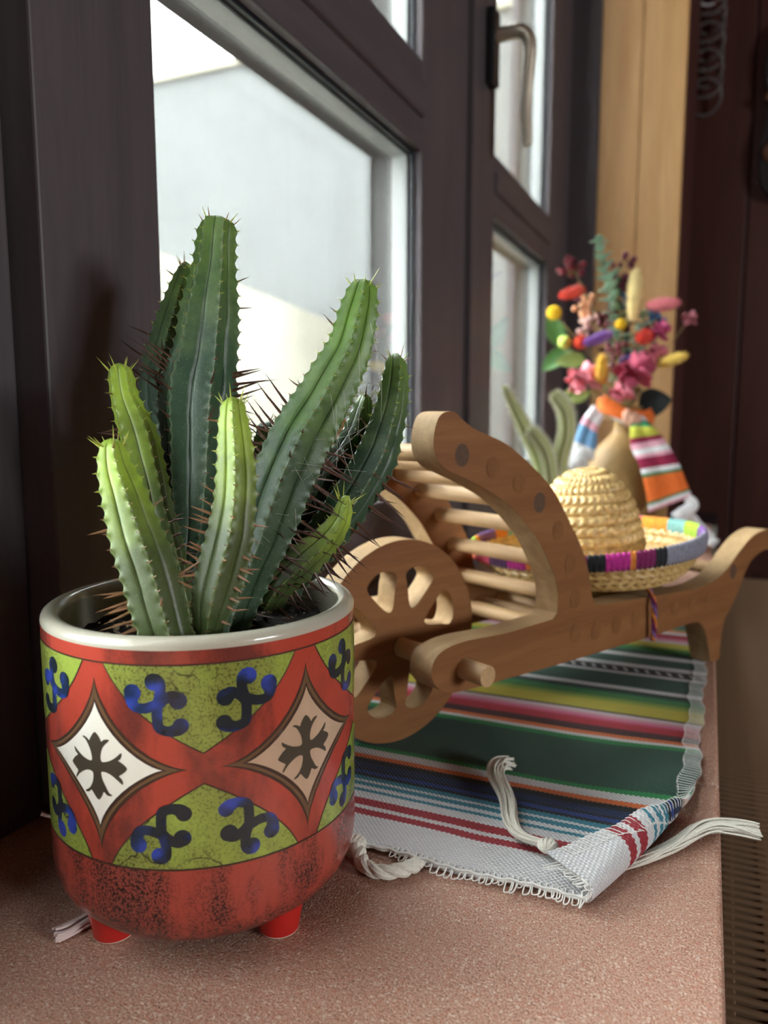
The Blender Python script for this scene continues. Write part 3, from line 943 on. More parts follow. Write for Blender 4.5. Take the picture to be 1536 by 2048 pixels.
def cactus_stem(key, pts):
    nr, ph, tooth, mat, longs, lmat = STEM_SPEC[key]
    rs = random.Random(key)
    P = crom([tuple(p) for p in pts], 24)
    # resample evenly
    L = [0.0]
    for a, b in zip(P, P[1:]):
        L.append(L[-1] + (Vector(a[:3]) - Vector(b[:3])).length)
    tot = L[-1]
    n = max(40, int(tot / 0.0009))
    Q, j = [], 0
    for i in range(n + 1):
        s = tot * i / n
        while j < len(L) - 2 and L[j + 1] < s:
            j += 1
        u = (s - L[j]) / max(1e-9, L[j + 1] - L[j])
        Q.append(tuple(a + (b - a) * u for a, b in zip(P[j], P[j + 1])))
    K = 16
    seg = nr * K
    up = Vector((0.4, -0.9, 0.2))
    vs, along, rib = [], [], []
    tooth_len = 0.0056
    frames = []
    for i, q in enumerate(Q):
        c = Vector(q[:3]) - Vector((PX, PY, 0))
        t = (Vector(Q[min(i + 2, n)][:3]) - Vector(Q[max(i - 2, 0)][:3])).normalized()
        nx = up - t * up.dot(t)
        nx.normalize()
        up = nx
        ny = t.cross(nx)
        s = tot * i / n
        frames.append((c, t, nx, ny, q[3]))
        for k in range(seg):
            th = 2 * pi * k / seg
            m = (k / K) % 1.0
            tri = abs(2 * m - 1)             # 1 on the crest, 0 in the groove
            ci = round(k / K) % nr
            fr = ((s / tooth_len) + ci * 0.37) % 1.0
            tt = (1 - abs(2 * fr - 1)) * tooth
            r = q[3] * 1.06 * (0.765 + 0.165 * tri ** 1.1 + 0.05 * tri ** 6 - 0.03 * (1 - min(1, tri / 0.10)))
            r += (tt ** 1.4 - 0.4) * 0.0014 * max(0, tri - 0.80) / 0.20 * min(1, q[3] / 0.010)
            r *= 1 + 0.025 * noise.noise(Vector((s * 90, ci * 3.1, 1.7)))
            a2 = th + ph + 0.05 * noise.noise(Vector((s * 60, ci * 1.7, 7)))
            vs.append(c + (nx * cos(a2) + ny * sin(a2)) * r)
            along.append(s / tot)
            rib.append(tri)
    fs = [(i * seg + k, i * seg + (k + 1) % seg, (i + 1) * seg + (k + 1) % seg, (i + 1) * seg + k) for i in range(n) for k in range(seg)]
    tipc = frames[-1][0] + frames[-1][1] * frames[-1][4] * 0.35
    vs.append(tipc)
    along.append(1.0)
    rib.append(0.3)
    fs += [(n * seg + k, n * seg + (k + 1) % seg, len(vs) - 1) for k in range(seg)]
    mb = MB().add(vs, fs)
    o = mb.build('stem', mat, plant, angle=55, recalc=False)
    for nm, dat in (('along', along), ('rib', rib)):
        at = o.data.attributes.new(nm, 'FLOAT', 'POINT')
        at.data.foreach_set('value', dat)
    # spines: small teeth thorns on every crest, long ones on the ranges given, a few on the tip
    sp, tipv = MB(), []

    def spine(base, d, ln, r, mi):
        d = d.normalized()
        x = d.orthogonal().normalized()
        y = d.cross(x)
        bend = x * ln * 0.05 * (rs.random() - 0.5)
        rings = [(0, 1.0), (0.5, 0.62)]
        v = []
        for u, k in rings:
            for a in range(5):
                v.append(base + d * ln * u + bend * u + (x * cos(2 * pi * a / 5) + y * sin(2 * pi * a / 5)) * r * k)
        v.append(base + d * ln)
        f = [(a, (a + 1) % 5, 5 + (a + 1) % 5, 5 + a) for a in range(5)] + [(5 + a, 5 + (a + 1) % 5, 10) for a in range(5)]
        sp.add(v, f, mi)
        tipv.extend([0.0] * 5 + [0.6] * 5 + [1.0])
    m = int(tot / tooth_len)
    for ci in range(nr):
        for j in range(m):
            s = (j + 0.5 - ci * 0.37 % 1.0) * tooth_len
            if s < 0.002 or s > tot - 0.002:
                continue
            i = min(n, int(round(s / tot * n)))
            c, t, nx, ny, r = frames[i]
            a2 = 2 * pi * ci / nr + ph
            out = nx * cos(a2) + ny * sin(a2)
            base = c + out * r * 1.03
            u = s / tot
            ln = 0.0
            for (a, b, l) in longs:
                if a <= u <= b and rs.random() < 0.42:
                    ln = l * (0.65 + 0.55 * rs.random())
            side = t.cross(out)
            for sg in (-1, 1):
                spine(base, out + side * sg * 0.6 + t * 0.3, 0.0016 + 0.0010 * rs.random(), 0.00026, 1 if u < 0.7 else 2)
            if ln:
                spine(base - out * 0.001, out + t * (rs.random() - 0.45) * 0.7 + side * (rs.random() - 0.5) * 0.5, ln, 0.00062, 0)
            elif rs.random() < 0.10:
                spine(base, out + t * 0.6 * rs.random(), 0.004 + 0.004 * rs.random(), 0.0004, 0)
    for j in range(9):
        a2 = 2 * pi * j / 9 + rs.random()
        c, t, nx, ny, r = frames[max(0, n - 3)]
        out = nx * cos(a2) + ny * sin(a2)
        spine(c + out * r * 0.8, out * (0.4 + 0.7 * rs.random()) + t, 0.0035 + 0.006 * rs.random(), 0.00036, 2 if mat is not C_DARK or j % 2 else 1)
    RT, UP = Vector((0.916, 0.400, 0)), Vector((0, 0, 1))
    FRONT = Vector((0.40, -0.916, 0))
    for (u0, u1, cnt, sx, fz, uz, ln) in EXTRA.get(key, ()):
        for j in range(cnt):
            u = u0 + (u1 - u0) * (j + rs.random() * 0.7) / cnt
            i = min(n, int(u * n))
            c, t, nx, ny, r = frames[i]
            d0 = (RT * sx + FRONT * fz)
            d0 = (d0 - t * d0.dot(t)).normalized()
            dd = d0 + UP * (uz + 0.30 * (rs.random() - 0.5)) + FRONT * 0.35 * (rs.random() - 0.4)
            spine(c + d0 * r * 0.88, dd, ln * (0.65 + 0.5 * rs.random()), 0.00072, 0)
    so_ = sp.build('spines', [lmat, M_SPINE_LIGHT, M_SPINE_GREEN], o, recalc=False, angle=60)
    at = so_.data.attributes.new('tip', 'FLOAT', 'POINT')
    at.data.foreach_set('value', tipv)
    tag(so_, kind='stuff')
    return o


for key, pts in STEMS.items():
    cactus_stem(key, pts)

# ------------------------------------------------------------------ striped cloth runner
def cloth_material():
    t = NT('striped_weave')
    uv = t.n('ShaderNodeUVMap', uv_map='UVMap')
    sx = t.n('ShaderNodeSeparateXYZ')
    t.l(uv.outputs['UV'], sx.inputs[0])
    a, b = sx.outputs[0], sx.outputs[1]
    row = t.math('FLOOR', t.math('DIVIDE', b, 0.0014))
    ph = t.math('MULTIPLY', t.math('MODULO', row, 2.0), 0.5)
    wa = t.math('SINE', t.math('MULTIPLY', t.math('ADD', t.math('DIVIDE', a, 0.0026), ph), 6.2832))
    wb = t.math('ABSOLUTE', t.math('SINE', t.math('MULTIPLY', b, pi / 0.0014)))
    scallop = t.math('MULTIPLY', t.math('SINE', t.math('MULTIPLY', a, 6.2832 / 0.0026)), 0.00042)
    nz = t.noise(t.coord('Object'), 40, 2)
    bb = t.math('ADD', t.math('ADD', b, scallop), t.math('MULTIPLY', t.math('SUBTRACT', nz, 0.5), 0.0016))
    W, CR, TE, NV, BL, BK = (0.80, 0.79, 0.81), (0.40, 0.030, 0.045), (0.05, 0.26, 0.36), (0.012, 0.03, 0.10), (0.025, 0.06, 0.26), (0.008, 0.009, 0.011)
    OR, GN, DG, MR, RD = (0.82, 0.19, 0.05), (0.02, 0.27, 0.075), (0.021, 0.085, 0.055), (0.07, 0.014, 0.02), (0.50, 0.014, 0.035)
    PK, LP, YL, LG, DK = (0.74, 0.20, 0.34), (0.74, 0.58, 0.63), (0.62, 0.54, 0.05), (0.22, 0.36, 0.04), (0.012, 0.035, 0.025)
    one = [(0.300, W), (0.3448, CR), (0.3503, W), (0.3539, CR), (0.3608, W), (0.3674, TE), (0.3703, W), (0.3743, TE), (0.3780, W), (0.3806, TE),
           (0.3845, BK), (0.3872, BL), (0.3918, BK), (0.3935, NV), (0.4008, BK), (0.4062, OR), (0.4112, W), (0.4187, GN), (0.4240, DG)]
    two = [(0.46, DG), (0.4850, GN), (0.4912, W), (0.4962, OR), (0.5020, BK), (0.5040, MR), (0.5110, (0.11, 0.012, 0.02)), (0.5130, RD), (0.5230, (0.62, 0.06, 0.13)), (0.5265, PK),
           (0.5315, (0.74, 0.38, 0.47)), (0.5345, LP), (0.5400, BK), (0.5425, YL), (0.5610, (0.42, 0.46, 0.05)), (0.5660, LG), (0.5710, (0.05, 0.22, 0.05)), (0.5770, GN),
           (0.5810, (0.012, 0.11, 0.045)), (0.5850, DK), (0.5920, W), (0.5990, DG)]
    thr = [(0.60, DG), (0.6290, W), (0.6350, BK), (0.6500, W), (0.6590, DG), (0.6790, W), (0.6880, DG), (0.6960, DK), (0.7000, GN), (0.7100, LG), (0.7180, YL), (0.7330, LP),
           (0.7420, PK), (0.7500, RD), (0.7640, W), (0.7720, OR), (0.7800, GN), (0.7850, DG), (0.8500, GN), (0.8560, W), (0.8640, OR), (0.8700, NV), (0.885, TE), (0.892, W)]

    def ramp(stops, lo, hi):
        f = t.math('DIVIDE', t.math('SUBTRACT', bb, lo), hi - lo)
        return t.ramp(f, [((p - lo) / (hi - lo), c) for p, c in stops], 'CONSTANT')
    c = t.mix(t.math('GREATER_THAN', bb, 0.47), ramp(one, 0.29, 0.47), ramp(two, 0.45, 0.62))
    c = t.mix(t.math('GREATER_THAN', bb, 0.61), c, ramp(thr, 0.59, 0.92))
    # pale zigzag dashes in the narrow black band
    dash = t.math('GREATER_THAN', t.math('SINE', t.math('ADD', t.math('MULTIPLY', a, 6.2832 / 0.0085), t.math('MULTIPLY', b, 300.0))), 0.55)
    inb = t.math('MULTIPLY', t.math('GREATER_THAN', bb, 0.6385), t.math('LESS_THAN', bb, 0.6468))
    c = t.mix(t.math('MULTIPLY', t.math('MULTIPLY', dash, inb), 0.75), c, W)
    h = t.math('MULTIPLY', t.math('ADD', t.math('MULTIPLY', wa, 0.5), 0.5), wb)
    fuzz = t.noise(t.coord('Object'), 1500, 2)
    c = t.mix(t.math('MULTIPLY', t.math('SUBTRACT', 1.0, h), 0.25), c, (0.01, 0.01, 0.01))
    t.color(c)
    t.set(0.85, 0.2)
    t.b.inputs['Sheen Weight'].default_value = 0.15
    t.bump(t.math('ADD', h, t.math('MULTIPLY', fuzz, 0.3)), 0.8, 0.0009)
    return t.m


M_CLOTH = cloth_material()
M_THREAD = plain('white_thread', (0.78, 0.77, 0.74), 0.8, 0.08, 300, 0.2)
M_CORD = plain('cream_cord', (0.74, 0.71, 0.63), 0.8, 0.12, 900, 0.2, 0.3)
F1, F2 = Vector((-0.0470, 0.3100)), Vector((-0.0025, 0.4560))
FD = (F2 - F1).normalized()
FN = Vector((FD.y, -FD.x))          # towards the corner that is folded over
FL_ = (F2 - F1).length
CZ = 0.0012
A0, B0, B1 = -0.245, 0.3165, 0.905


def cloth_z(a, b):
    z = CZ
    e = exp(-((b - 0.317) / 0.03) ** 2)
    z += 0.0016 * e * (0.5 + 0.5 * sin(a * 90 + 1.0)) * (1 if a > -0.17 else 0.3)
    e2 = exp(-((b - 0.455) / 0.05) ** 2) * exp(-((a + 0.005) / 0.04) ** 2)
    return z + 0.0050 * e2


def fold(a, b, h=0.0):
    """where the cloth's own point (a across, b along), h above its face, comes to lie"""
    b = b + 0.0135 * exp(-((a + 0.187) / 0.018) ** 2) * exp(-(max(0.0, b - B0) / 0.02) ** 2)   # pushed back by the pot's foot
    p = Vector((a, b))
    q = (p - F1).dot(FN)
    u = (p - F1).dot(FD)
    z = cloth_z(a, b)
    if q <= 0:
        return (a, b, z + h)
    w = max(0.0, min(1.0, u / FL_))
    r = 0.0030 + 0.0085 * (w * (1 - w)) * 2.2 + 0.0012 * w
    foot = p - FN * q
    z0 = cloth_z(foot.x, foot.y)
    if q < pi * r:
        f = q / r
        o = (r - h) * sin(f)
        zz = z0 + r - (r - h) * cos(f)
    else:
        e = q - pi * r
        o = -e
        zz = z0 + 2 * r - h - 0.10 * e * (r / 0.006)
        zz = max(zz, CZ + 0.0016 + abs(h))
    pt = foot + FN * o
    return (pt.x, pt.y, zz)




def side_edge(b):
    return -0.0030 + 0.0012 * sin(b * 70) + 0.0008 * sin(b * 210)


runner = empty('table_runner', (-0.12, 0.5, 0.0))
tag(runner, 'striped woven cloth runner with a folded corner lying on the tiled windowsill', 'cloth')
RO = Vector((-0.12, 0.5, 0.0))
bl = [B0 + 0.0016 * i for i in range(int((0.50 - B0) / 0.0016))]
bl += [0.50 + 0.004 * i for i in range(int((B1 - 0.50) / 0.004) + 1)]
NA = 110
vs, uvs = [], []
for b in bl:
    e = side_edge(b)
    for i in range(NA + 1):
        u = i / NA
        u = 1 - (1 - u) ** 1.35
        a = A0 + (e - A0) * u
        bb = b + (0.0012 * sin(a * 75) if b == bl[0] else 0)
        vs.append(Vector(fold(a, bb)) - RO)
        uvs.append((a, bb))
cl = MB().add(vs, [(j * (NA + 1) + i, j * (NA + 1) + i + 1, (j + 1) * (NA + 1) + i + 1, (j + 1) * (NA + 1) + i) for j in range(len(bl) - 1) for i in range(NA)])
cl.uv = uvs
clo = cl.build('cloth', M_CLOTH, runner, recalc=False, angle=180)
sm = clo.modifiers.new('thickness', 'SOLIDIFY')
sm.thickness = 0.0011
sm.offset = 0.0
# white overcast stitches along the side edge, following the fold
st = MB()
rs = random.Random(5)
b = B0 + 0.004
while b < 0.80:
    e = side_edge(b)
    for h in (0.0010, -0.0010):
        p = [fold(e + 0.0007, b, h * 0.3), fold(e - 0.002, b + 0.0008, h), fold(e - 0.0085 - 0.001 * rs.random(), b + 0.0016 + 0.0006 * rs.random(), h)]
        st.tube([Vector(q) - RO for q in crom(p, 3)], 0.00021, 4)
        p = [fold(e - 0.0085, b + 0.0016, h), fold(e - 0.0088 - 0.0005 * rs.random(), b + 0.0040, h)]
        st.tube([Vector(q) - RO for q in p], 0.00024, 4)
    b += 0.0025 + 0.0008 * rs.random()
tag(st.build('edge_stitching', M_THREAD, runner, recalc=False), kind='stuff')
# frayed loops and a cord along the near edge
fr = MB()
a = -0.235
while a < -0.012:
    if not (-0.156 < a < -0.135):
        ln = 0.003 + 0.005 * rs.random() * (1 if a > -0.13 else 0.4)
        w = 0.0022 + 0.0015 * rs.random()
        p = [fold(a, B0 + 0.004, 0.0012), fold(a + 0.0006, B0 - 0.001, 0.0010)]
        z1 = max(0.0012, 0.0022 - 0.1 * ln)
        tail = [Vector(fold(a + w * 0.4, B0 - ln, 0.0004)), Vector(fold(a + w * 1.2, B0 - ln * 0.8, 0.0008)), Vector(fold(a + w * 1.1, B0 + 0.001, 0.0012))]
        pts = [Vector(q) for q in p] + tail
        pts = [Vector((q.x, q.y, max(q.z, 0.0009))) for q in pts]
        fr.tube([Vector(q) - RO for q in crom([tuple(q) for q in pts], 5)], 0.00032, 5)
    a += 0.0022 + 0.0016 * rs.random()
for dz in (0.0, 0.0011):
    pts = [Vector(fold(A0 + 0.24 * i / 90, B0 - 0.0004 + 0.0007 * sin(i * 1.7 + dz * 900), 0.0008 + dz)) for i in range(84)]
    fr.tube([q - RO for q in pts], 0.0006, 5)
tag(fr.build('frayed_edge', M_THREAD, runner, recalc=False), kind='stuff')


def tassel(path, name, parent, origin, strands=16, width=0.004, r=0.00055, mat=None, spread_end=1.6, seed=1, floor=0.0007):
    rs = random.Random(seed)
    P = [Vector(p) for p in crom([tuple(p) for p in path], 7)]
    n = len(P)
    mb = MB()
    for s in range(strands):
        a, rr = rs.random() * 2 * pi, sqrt(rs.random())
        ph, ex = rs.random() * 6, 1.0 - 0.06 * rs.random()
        pts = []
        m = int(n * ex)
        for i in range(m):
            t = (P[min(i + 1, n - 1)] - P[max(i - 1, 0)]).normalized()
            sd = Vector((-t.y, t.x, 0)) if abs(t.z) < 0.6 else t.cross(Vector((0, 1, 0)))
            sd = sd.normalized() if sd.length > 1e-4 else Vector((1, 0, 0))
            upv = t.cross(sd)
            u = i / n
            w = width * (0.45 + (spread_end - 0.45) * u) * rr
            aa = a + 0.5 * sin(u * 5 + ph)
            q = P[i] + sd * cos(aa) * w + upv * sin(aa) * w * 0.45
            if floor is not None and q.x < 0.008:
                q.z = max(q.z, floor)
            pts.append(q - origin)
        mb.tube(pts, r, 5)
    o = mb.build(name, mat or M_CORD, parent, recalc=False)
    return o


tassel([(-0.0640, 0.3440, 0.0085), (-0.0790, 0.3480, 0.0075), (-0.0880, 0.3620, 0.0060), (-0.0960, 0.3860, 0.0055), (-0.1070, 0.4060, 0.0070), (-0.1085, 0.4180, 0.0085), (-0.1030, 0.4290, 0.0050)],
       'tassel', runner, RO, 30, 0.0046, 0.00046, None, 1.7, 3, 0.0030)
tassel([(-0.0400, 0.3420, 0.0022), (-0.0270, 0.3560, 0.0020), (-0.0120, 0.3740, 0.0035), (0.0020, 0.3950, 0.0055), (0.0150, 0.4000, 0.0060), (0.0290, 0.4020, 0.0050)],
       'tassel', runner, RO, 38, 0.0072, 0.00045, None, 1.15, 4, 0.0012)
tassel([(-0.2320, 0.3130, 0.0018), (-0.2345, 0.2700, 0.0015), (-0.2300, 0.2350, 0.0015), (-0.2330, 0.2160, 0.0015), (-0.2370, 0.2080, 0.0013)],
       'tassel', runner, RO, 20, 0.0034, 0.00055, plain('pinkish_tassel', (0.66, 0.52, 0.50), 0.85, 0.1), 1.7, 8)
# twisted cord with a knot at the near edge beside the pot
cord = MB()
core = [Vector(p) for p in crom([(-0.172, 0.3125, 0.0042), (-0.156, 0.3130, 0.0045), (-0.1475, 0.3080, 0.0048), (-0.1420, 0.3010, 0.0040), (-0.1330, 0.2990, 0.0036), (-0.1235, 0.3050, 0.0036), (-0.1190, 0.3130, 0.0034)], 10)]
for k in range(3):
    pts = []
    for i, p in enumerate(core):
        t = (core[min(i + 1, len(core) - 1)] - core[max(i - 1, 0)]).normalized()
        sd = Vector((-t.y, t.x, 0)).normalized()
        u2 = t.cross(sd)
        a = 2 * pi * k / 3 + i * 0.33
        pts.append(p + sd * cos(a) * 0.0016 + u2 * sin(a) * 0.0014 - RO)
    cord.tube(pts, 0.0021, 8)
cord.build('knotted_cord', M_CORD, runner, recalc=False)
for (c, rr) in (((-0.1520, 0.3135, 0.0055), 0.0048), ((-0.0655, 0.3435, 0.0080), 0.0042)):
    kn = MB()
    for k in range(7):
        a = k * 0.9
        pts = [Vector(c) + Vector((cos(a) * cos(f) * rr + 0.0, sin(f) * rr * 0.85, 0.6 * sin(a) * cos(f) * rr)) - RO for f in [2 * pi * i / 14 for i in range(15)]]
        kn.tube(pts, 0.0011, 5)
    tag(kn.build('knot', M_CORD, runner, recalc=False), kind='stuff')

# ------------------------------------------------------------------ wooden toy wheelbarrow
BW = wood('wheelbarrow_plywood', (0.175, 0.064, 0.019), (0.275, 0.120, 0.040), 'x', 1.0, 0.55, 0.3, bump=0.10)
BE = wood('wheelbarrow_end_grain', (0.33, 0.205, 0.10), (0.54, 0.37, 0.20), 'x', 1.6, 0.7, 0.2, bump=0.35, fine=1.2)
BD = wood('dowel_wood', (0.40, 0.235, 0.105), (0.58, 0.39, 0.205), 'y', 1.0, 0.55, 0.3, bump=0.1)
BPLUG = wood('dowel_end_grain', (0.165, 0.066, 0.022), (0.26, 0.118, 0.043), 'y', 1.0, 0.6, 0.2)
BHOLE = plain('dark_dowel_end', (0.095, 0.050, 0.028), 0.7, 0.2, 500)
PHI = radians(64.0)
BO = Vector((-0.18 - 0.008 * 0.899, 0.4395 + 0.008 * 0.438, 0.0018))
barrow = empty('toy_wheelbarrow', BO, PHI)
tag(barrow, 'wooden toy wheelbarrow with dowel bed and spoked wheel on the striped runner', 'wheelbarrow')

seg_bottom = [(0.2625, 0.0420), (0.2099, 0.0419), (0.1513, 0.0433), (0.0847, 0.0450), (0.0379, 0.0468), (0.0018, 0.0482), (-0.0130, 0.0503), (-0.0225, 0.0560), (-0.0263, 0.0640), (-0.0237, 0.0722), (-0.0150, 0.0765), (0.0013, 0.0780), (0.0319, 0.0762), (0.0584, 0.0764), (0.0827, 0.0768)]
seg_arm = [(0.0868, 0.0800), (0.0867, 0.0939), (0.0819, 0.1065), (0.0748, 0.1178), (0.0663, 0.1294), (0.0546, 0.1406), (0.0435, 0.1496), (0.0300, 0.1585), (0.0141, 0.1664), (-0.0022, 0.1730), (-0.0177, 0.1791), (-0.0245, 0.1860), (-0.0262, 0.1945), (-0.0240, 0.2040), (-0.0195, 0.2090), (-0.0108, 0.2098), (-0.0028, 0.2049), (0.0060, 0.2003), (0.0189, 0.1961), (0.0331, 0.1912), (0.0484, 0.1829), (0.0645, 0.1724), (0.0779, 0.1623), (0.0899, 0.1489), (0.1013, 0.1341), (0.1126, 0.1189), (0.1202, 0.1032), (0.1250, 0.0860)]
seg_top = [(0.1290, 0.0790), (0.1450, 0.0765), (0.1660, 0.0757), (0.2067, 0.0728), (0.2427, 0.0708), (0.2735, 0.0693), (0.3024, 0.0722), (0.3226, 0.0802), (0.3395, 0.0906), (0.3608, 0.1010), (0.3850, 0.1056), (0.4050, 0.1035), (0.4200, 0.0960), (0.4230, 0.0880), (0.4140, 0.0840), (0.4020, 0.0860), (0.3884, 0.0868), (0.3710, 0.0828), (0.3610, 0.0774), (0.3509, 0.0671), (0.3446, 0.0569), (0.3348, 0.0465), (0.3210, 0.0350), (0.3162, 0.0213)]
seg_leg = [(0.3149, 0.0012), (0.2997, 0.0012)]
outline = crom(seg_bottom, 3) + crom(seg_arm, 3) + crom(seg_top, 3) + seg_leg + crom([(0.2985, 0.0060), (0.2880, 0.0300), (0.2760, 0.0405)], 3)


def two_tone(o, thr=0.35):
    for p in o.data.polygons:
        p.material_index = 1 if abs(p.normal.y) < thr else 0


for y0, y1 in ((-0.063, -0.045), (0.045, 0.063)):
    o = MB().plate(outline, [], y0, y1).build('side_board', [BW, BE], barrow, smooth=True, angle=35, bevel=0.0011, segs=2)
    two_tone(o)

WR, WZ = 0.0653, 0.0653
holes = []
for k in range(8):
    c0 = radians(22.5 + 45 * k)
    pts = []
    for rr, da in ((0.37, -7.0), (0.36, 4.5), (0.55, 14.0), (0.665, 17.2), (0.735, 9.5), (0.765, -1.0), (0.745, -10.0), (0.70, -14.5), (0.54, -13.2)):
        a = c0 + radians(da * (1 if k % 2 else -1))
        pts.append((rr * WR * cos(a), WZ + rr * WR * sin(a)))
    holes.append(crom(pts, 3, True))
rim = [(WR * cos(2 * pi * i / 96), WZ + WR * sin(2 * pi * i / 96)) for i in range(96)]
wh = MB().plate(rim, holes, -0.008, 0.008).build('wheel', [BW, BE], barrow, smooth=True, angle=35, bevel=0.0010)
two_tone(wh)
ax = MB()
ax.tube([(0, -0.0815, WZ - 0.0035), (0, 0.072, WZ - 0.0035)], 0.0062, 24)
ax.build('axle', [BD], barrow, angle=50)
HOLES = [(-0.0040, 0.1857, 0), (0.0220, 0.1778, 1), (0.0457, 0.1674, 1), (0.0658, 0.1540, 2), (0.0850, 0.1347, 1), (0.0990, 0.1110, 1), (0.1060, 0.0866, 1), (0.1076, 0.0625, 1), (0.1308, 0.0599, 1), (0.1560, 0.0595, 1), (0.1810, 0.0590, 1),
         (0.2090, 0.0588, 1), (0.2370, 0.0580, 1), (0.2643, 0.0563, 1), (0.2900, 0.0560, 1), (0.3313, 0.0751, 2)]
for (sx, sz, kind) in HOLES:
    d = MB()
    d.tube([(sx, -0.0627, sz), (sx, 0.0627, sz)], 0.0053, 20, False)
    e = len(d.v) // 20
    o = d.v
    d.f.append(tuple(range(19, -1, -1)))
    d.f.append(tuple(20 + k for k in range(20)))
    d.mi += [1, 1]
    inset = -0.0633 if kind == 1 else -0.0631
    d.add([(sx + 0.0056 * cos(2 * pi * k / 20), inset, sz + 0.0064 * sin(2 * pi * k / 20)) for k in range(20)], [tuple(range(20))], 2 if kind != 1 else 1)
    d.build('dowel', [BD, BPLUG, BHOLE], barrow, angle=50)

# ------------------------------------------------------------------ small straw sombrero lying in the wheelbarrow
HC = Vector((-0.0978, 0.6260, 0.0))
hat = empty('straw_sombrero', (HC.x, HC.y, 0.0790))
tag(hat, 'small straw sombrero with a multicoloured yarn rim lying in the wooden wheelbarrow', 'hat')
t = NT('plaited_straw')
v = t.coord('Object')
st_ = t.noise(v, 260, 4, 0.6, 0.5)
c = t.ramp(st_, [(0.3, (0.38, 0.215, 0.065)), (0.5, (0.58, 0.385, 0.145)), (0.72, (0.77, 0.585, 0.28))])
t.color(c)
t.set(0.38, 0.5)
t.bump(t.noise(v, 900, 3), 0.25, 0.0006)
M_STRAW = t.m
TX, TY = 0.085, 0.036


def hat_pt(r, ang, z):
    x, y = r * cos(ang), r * sin(ang)
    k = max(0.0, min(1.0, (z - 0.006) / 0.028))
    k = k * k * (3 - 2 * k)
    return Vector((x, y, z + (TX * x + TY * y) * (0.10 + 0.90 * k)))


def plait(prof, rows, strands, name, amp=0.0011, cells=7, parent=None, flip=False):
    """rows of plaited straw following the profile (r, z)"""
    P = crom(prof, 12)
    L = [0.0]
    for a, b in zip(P, P[1:]):
        L.append(L[-1] + sqrt((a[0] - b[0]) ** 2 + (a[1] - b[1]) ** 2))
    n = rows * cells
    vs = []
    seg = strands * 8
    for i in range(n + 1):
        s = L[-1] * i / n
        j = 0
        while j < len(L) - 2 and L[j + 1] < s:
            j += 1
        u = (s - L[j]) / max(1e-9, L[j + 1] - L[j])
        r = P[j][0] + (P[j + 1][0] - P[j][0]) * u
        z = P[j][1] + (P[j + 1][1] - P[j][1]) * u
        dr, dz = P[j + 1][0] - P[j][0], P[j + 1][1] - P[j][1]
        q = sqrt(dr * dr + dz * dz) or 1
        nr_, nz_ = dz / q, -dr / q
        if flip:
            nr_, nz_ = -nr_, -nz_
        w = (i / cells) % 1.0
        row = int(i / cells)
        across = sin(pi * w) ** 0.38 if w > 0 else 0.0
        for k in range(seg):
            th = 2 * pi * (k + (row % 2) * 4) / seg
            f = (k / 8.0 + 1.3 * abs(w - 0.5) * (1 if row % 2 else -1)) % 1.0
            st = sin(pi * f) ** 0.8
            d = amp * (across * (0.30 + 0.95 * st) - 0.35)
            vs.append(hat_pt(max(0.0005, r + nr_ * d), th, z + nz_ * d))
    mb = MB().add(vs, [(i * seg + k, i * seg + (k + 1) % seg, (i + 1) * seg + (k + 1) % seg, (i + 1) * seg + k) for i in range(n) for k in range(seg)])
    o = mb.build(name, M_STRAW, parent or hat, recalc=False, angle=70)
    s2 = o.modifiers.new('thickness', 'SOLIDIFY')
    s2.thickness = 0.0012
    s2.offset = 0.0
    return o


plait([(0.0480, 0.0060), (0.0465, 0.0200), (0.0435, 0.0370), (0.0385, 0.0530), (0.0320, 0.0665), (0.0235, 0.0780), (0.0135, 0.0850), (0.0020, 0.0875)], 12, 36, 'crown', 0.0022)
plait([(0.0480, 0.0060), (0.0570, 0.0040), (0.0690, 0.0060), (0.0800, 0.0135), (0.0880, 0.0240), (0.0897, 0.0285)], 8, 62, 'brim', 0.0019, flip=True)
C_OR, C_PK, C_MG, C_AM, C_LM, C_TL = (0.82, 0.28, 0.03), (0.80, 0.11, 0.20), (0.42, 0.02, 0.22), (0.62, 0.20, 0.03), (0.38, 0.62, 0.05), (0.20, 0.42, 0.40)
YARN = [('coral', -154, (0.85, 0.16, 0.05)), ('pink', -142, C_PK), ('plum', -130, (0.09, 0.03, 0.10)), ('magenta', -118, C_MG), ('amber', -107, C_AM), ('wine', -100, (0.17, 0.01, 0.08)), ('black', -80, (0.012, 0.012, 0.016)), ('magenta', -72.5, C_MG),
        ('amber', -62, C_AM), ('wine', -58, (0.17, 0.01, 0.08)), ('black', -49, (0.012, 0.012, 0.016)), ('grey', -44, (0.22, 0.22, 0.28)), ('lilac', -4, (0.20, 0.10, 0.30)), ('lime', 17, C_LM), ('teal', 33, C_TL), ('orange', 48, C_OR), ('pink', 66, C_PK),
        ('white', 86, (0.7, 0.7, 0.68)), ('magenta', 102, C_MG), ('teal', 130, C_TL), ('amber', 148, C_AM), ('violet', 158, (0.16, 0.07, 0.22)), ('orange', 178, C_OR), ('lime', 183, C_LM), ('orange', 192, C_OR)]
ymats = {}
for nm, a, c in YARN:
    if nm not in ymats:
        ymats[nm] = plain(nm + '_yarn', c, 0.8, 0.25, 500, 0.2, 0.4, 0.2)
ynames = list(ymats)
yb = MB()
NU, NV = 720, 14
vs = []
for i in range(NU):
    th = radians(-154) + 2 * pi * i / NU
    rr = 1 + 0.10 * sin(i * 2 * pi / 5.0)
    for k in range(NV):
        a = 2 * pi * k / NV
        vs.append(hat_pt(0.0897 + 0.0025 * rr * cos(a), th, 0.0298 + 0.0064 * rr * sin(a)))
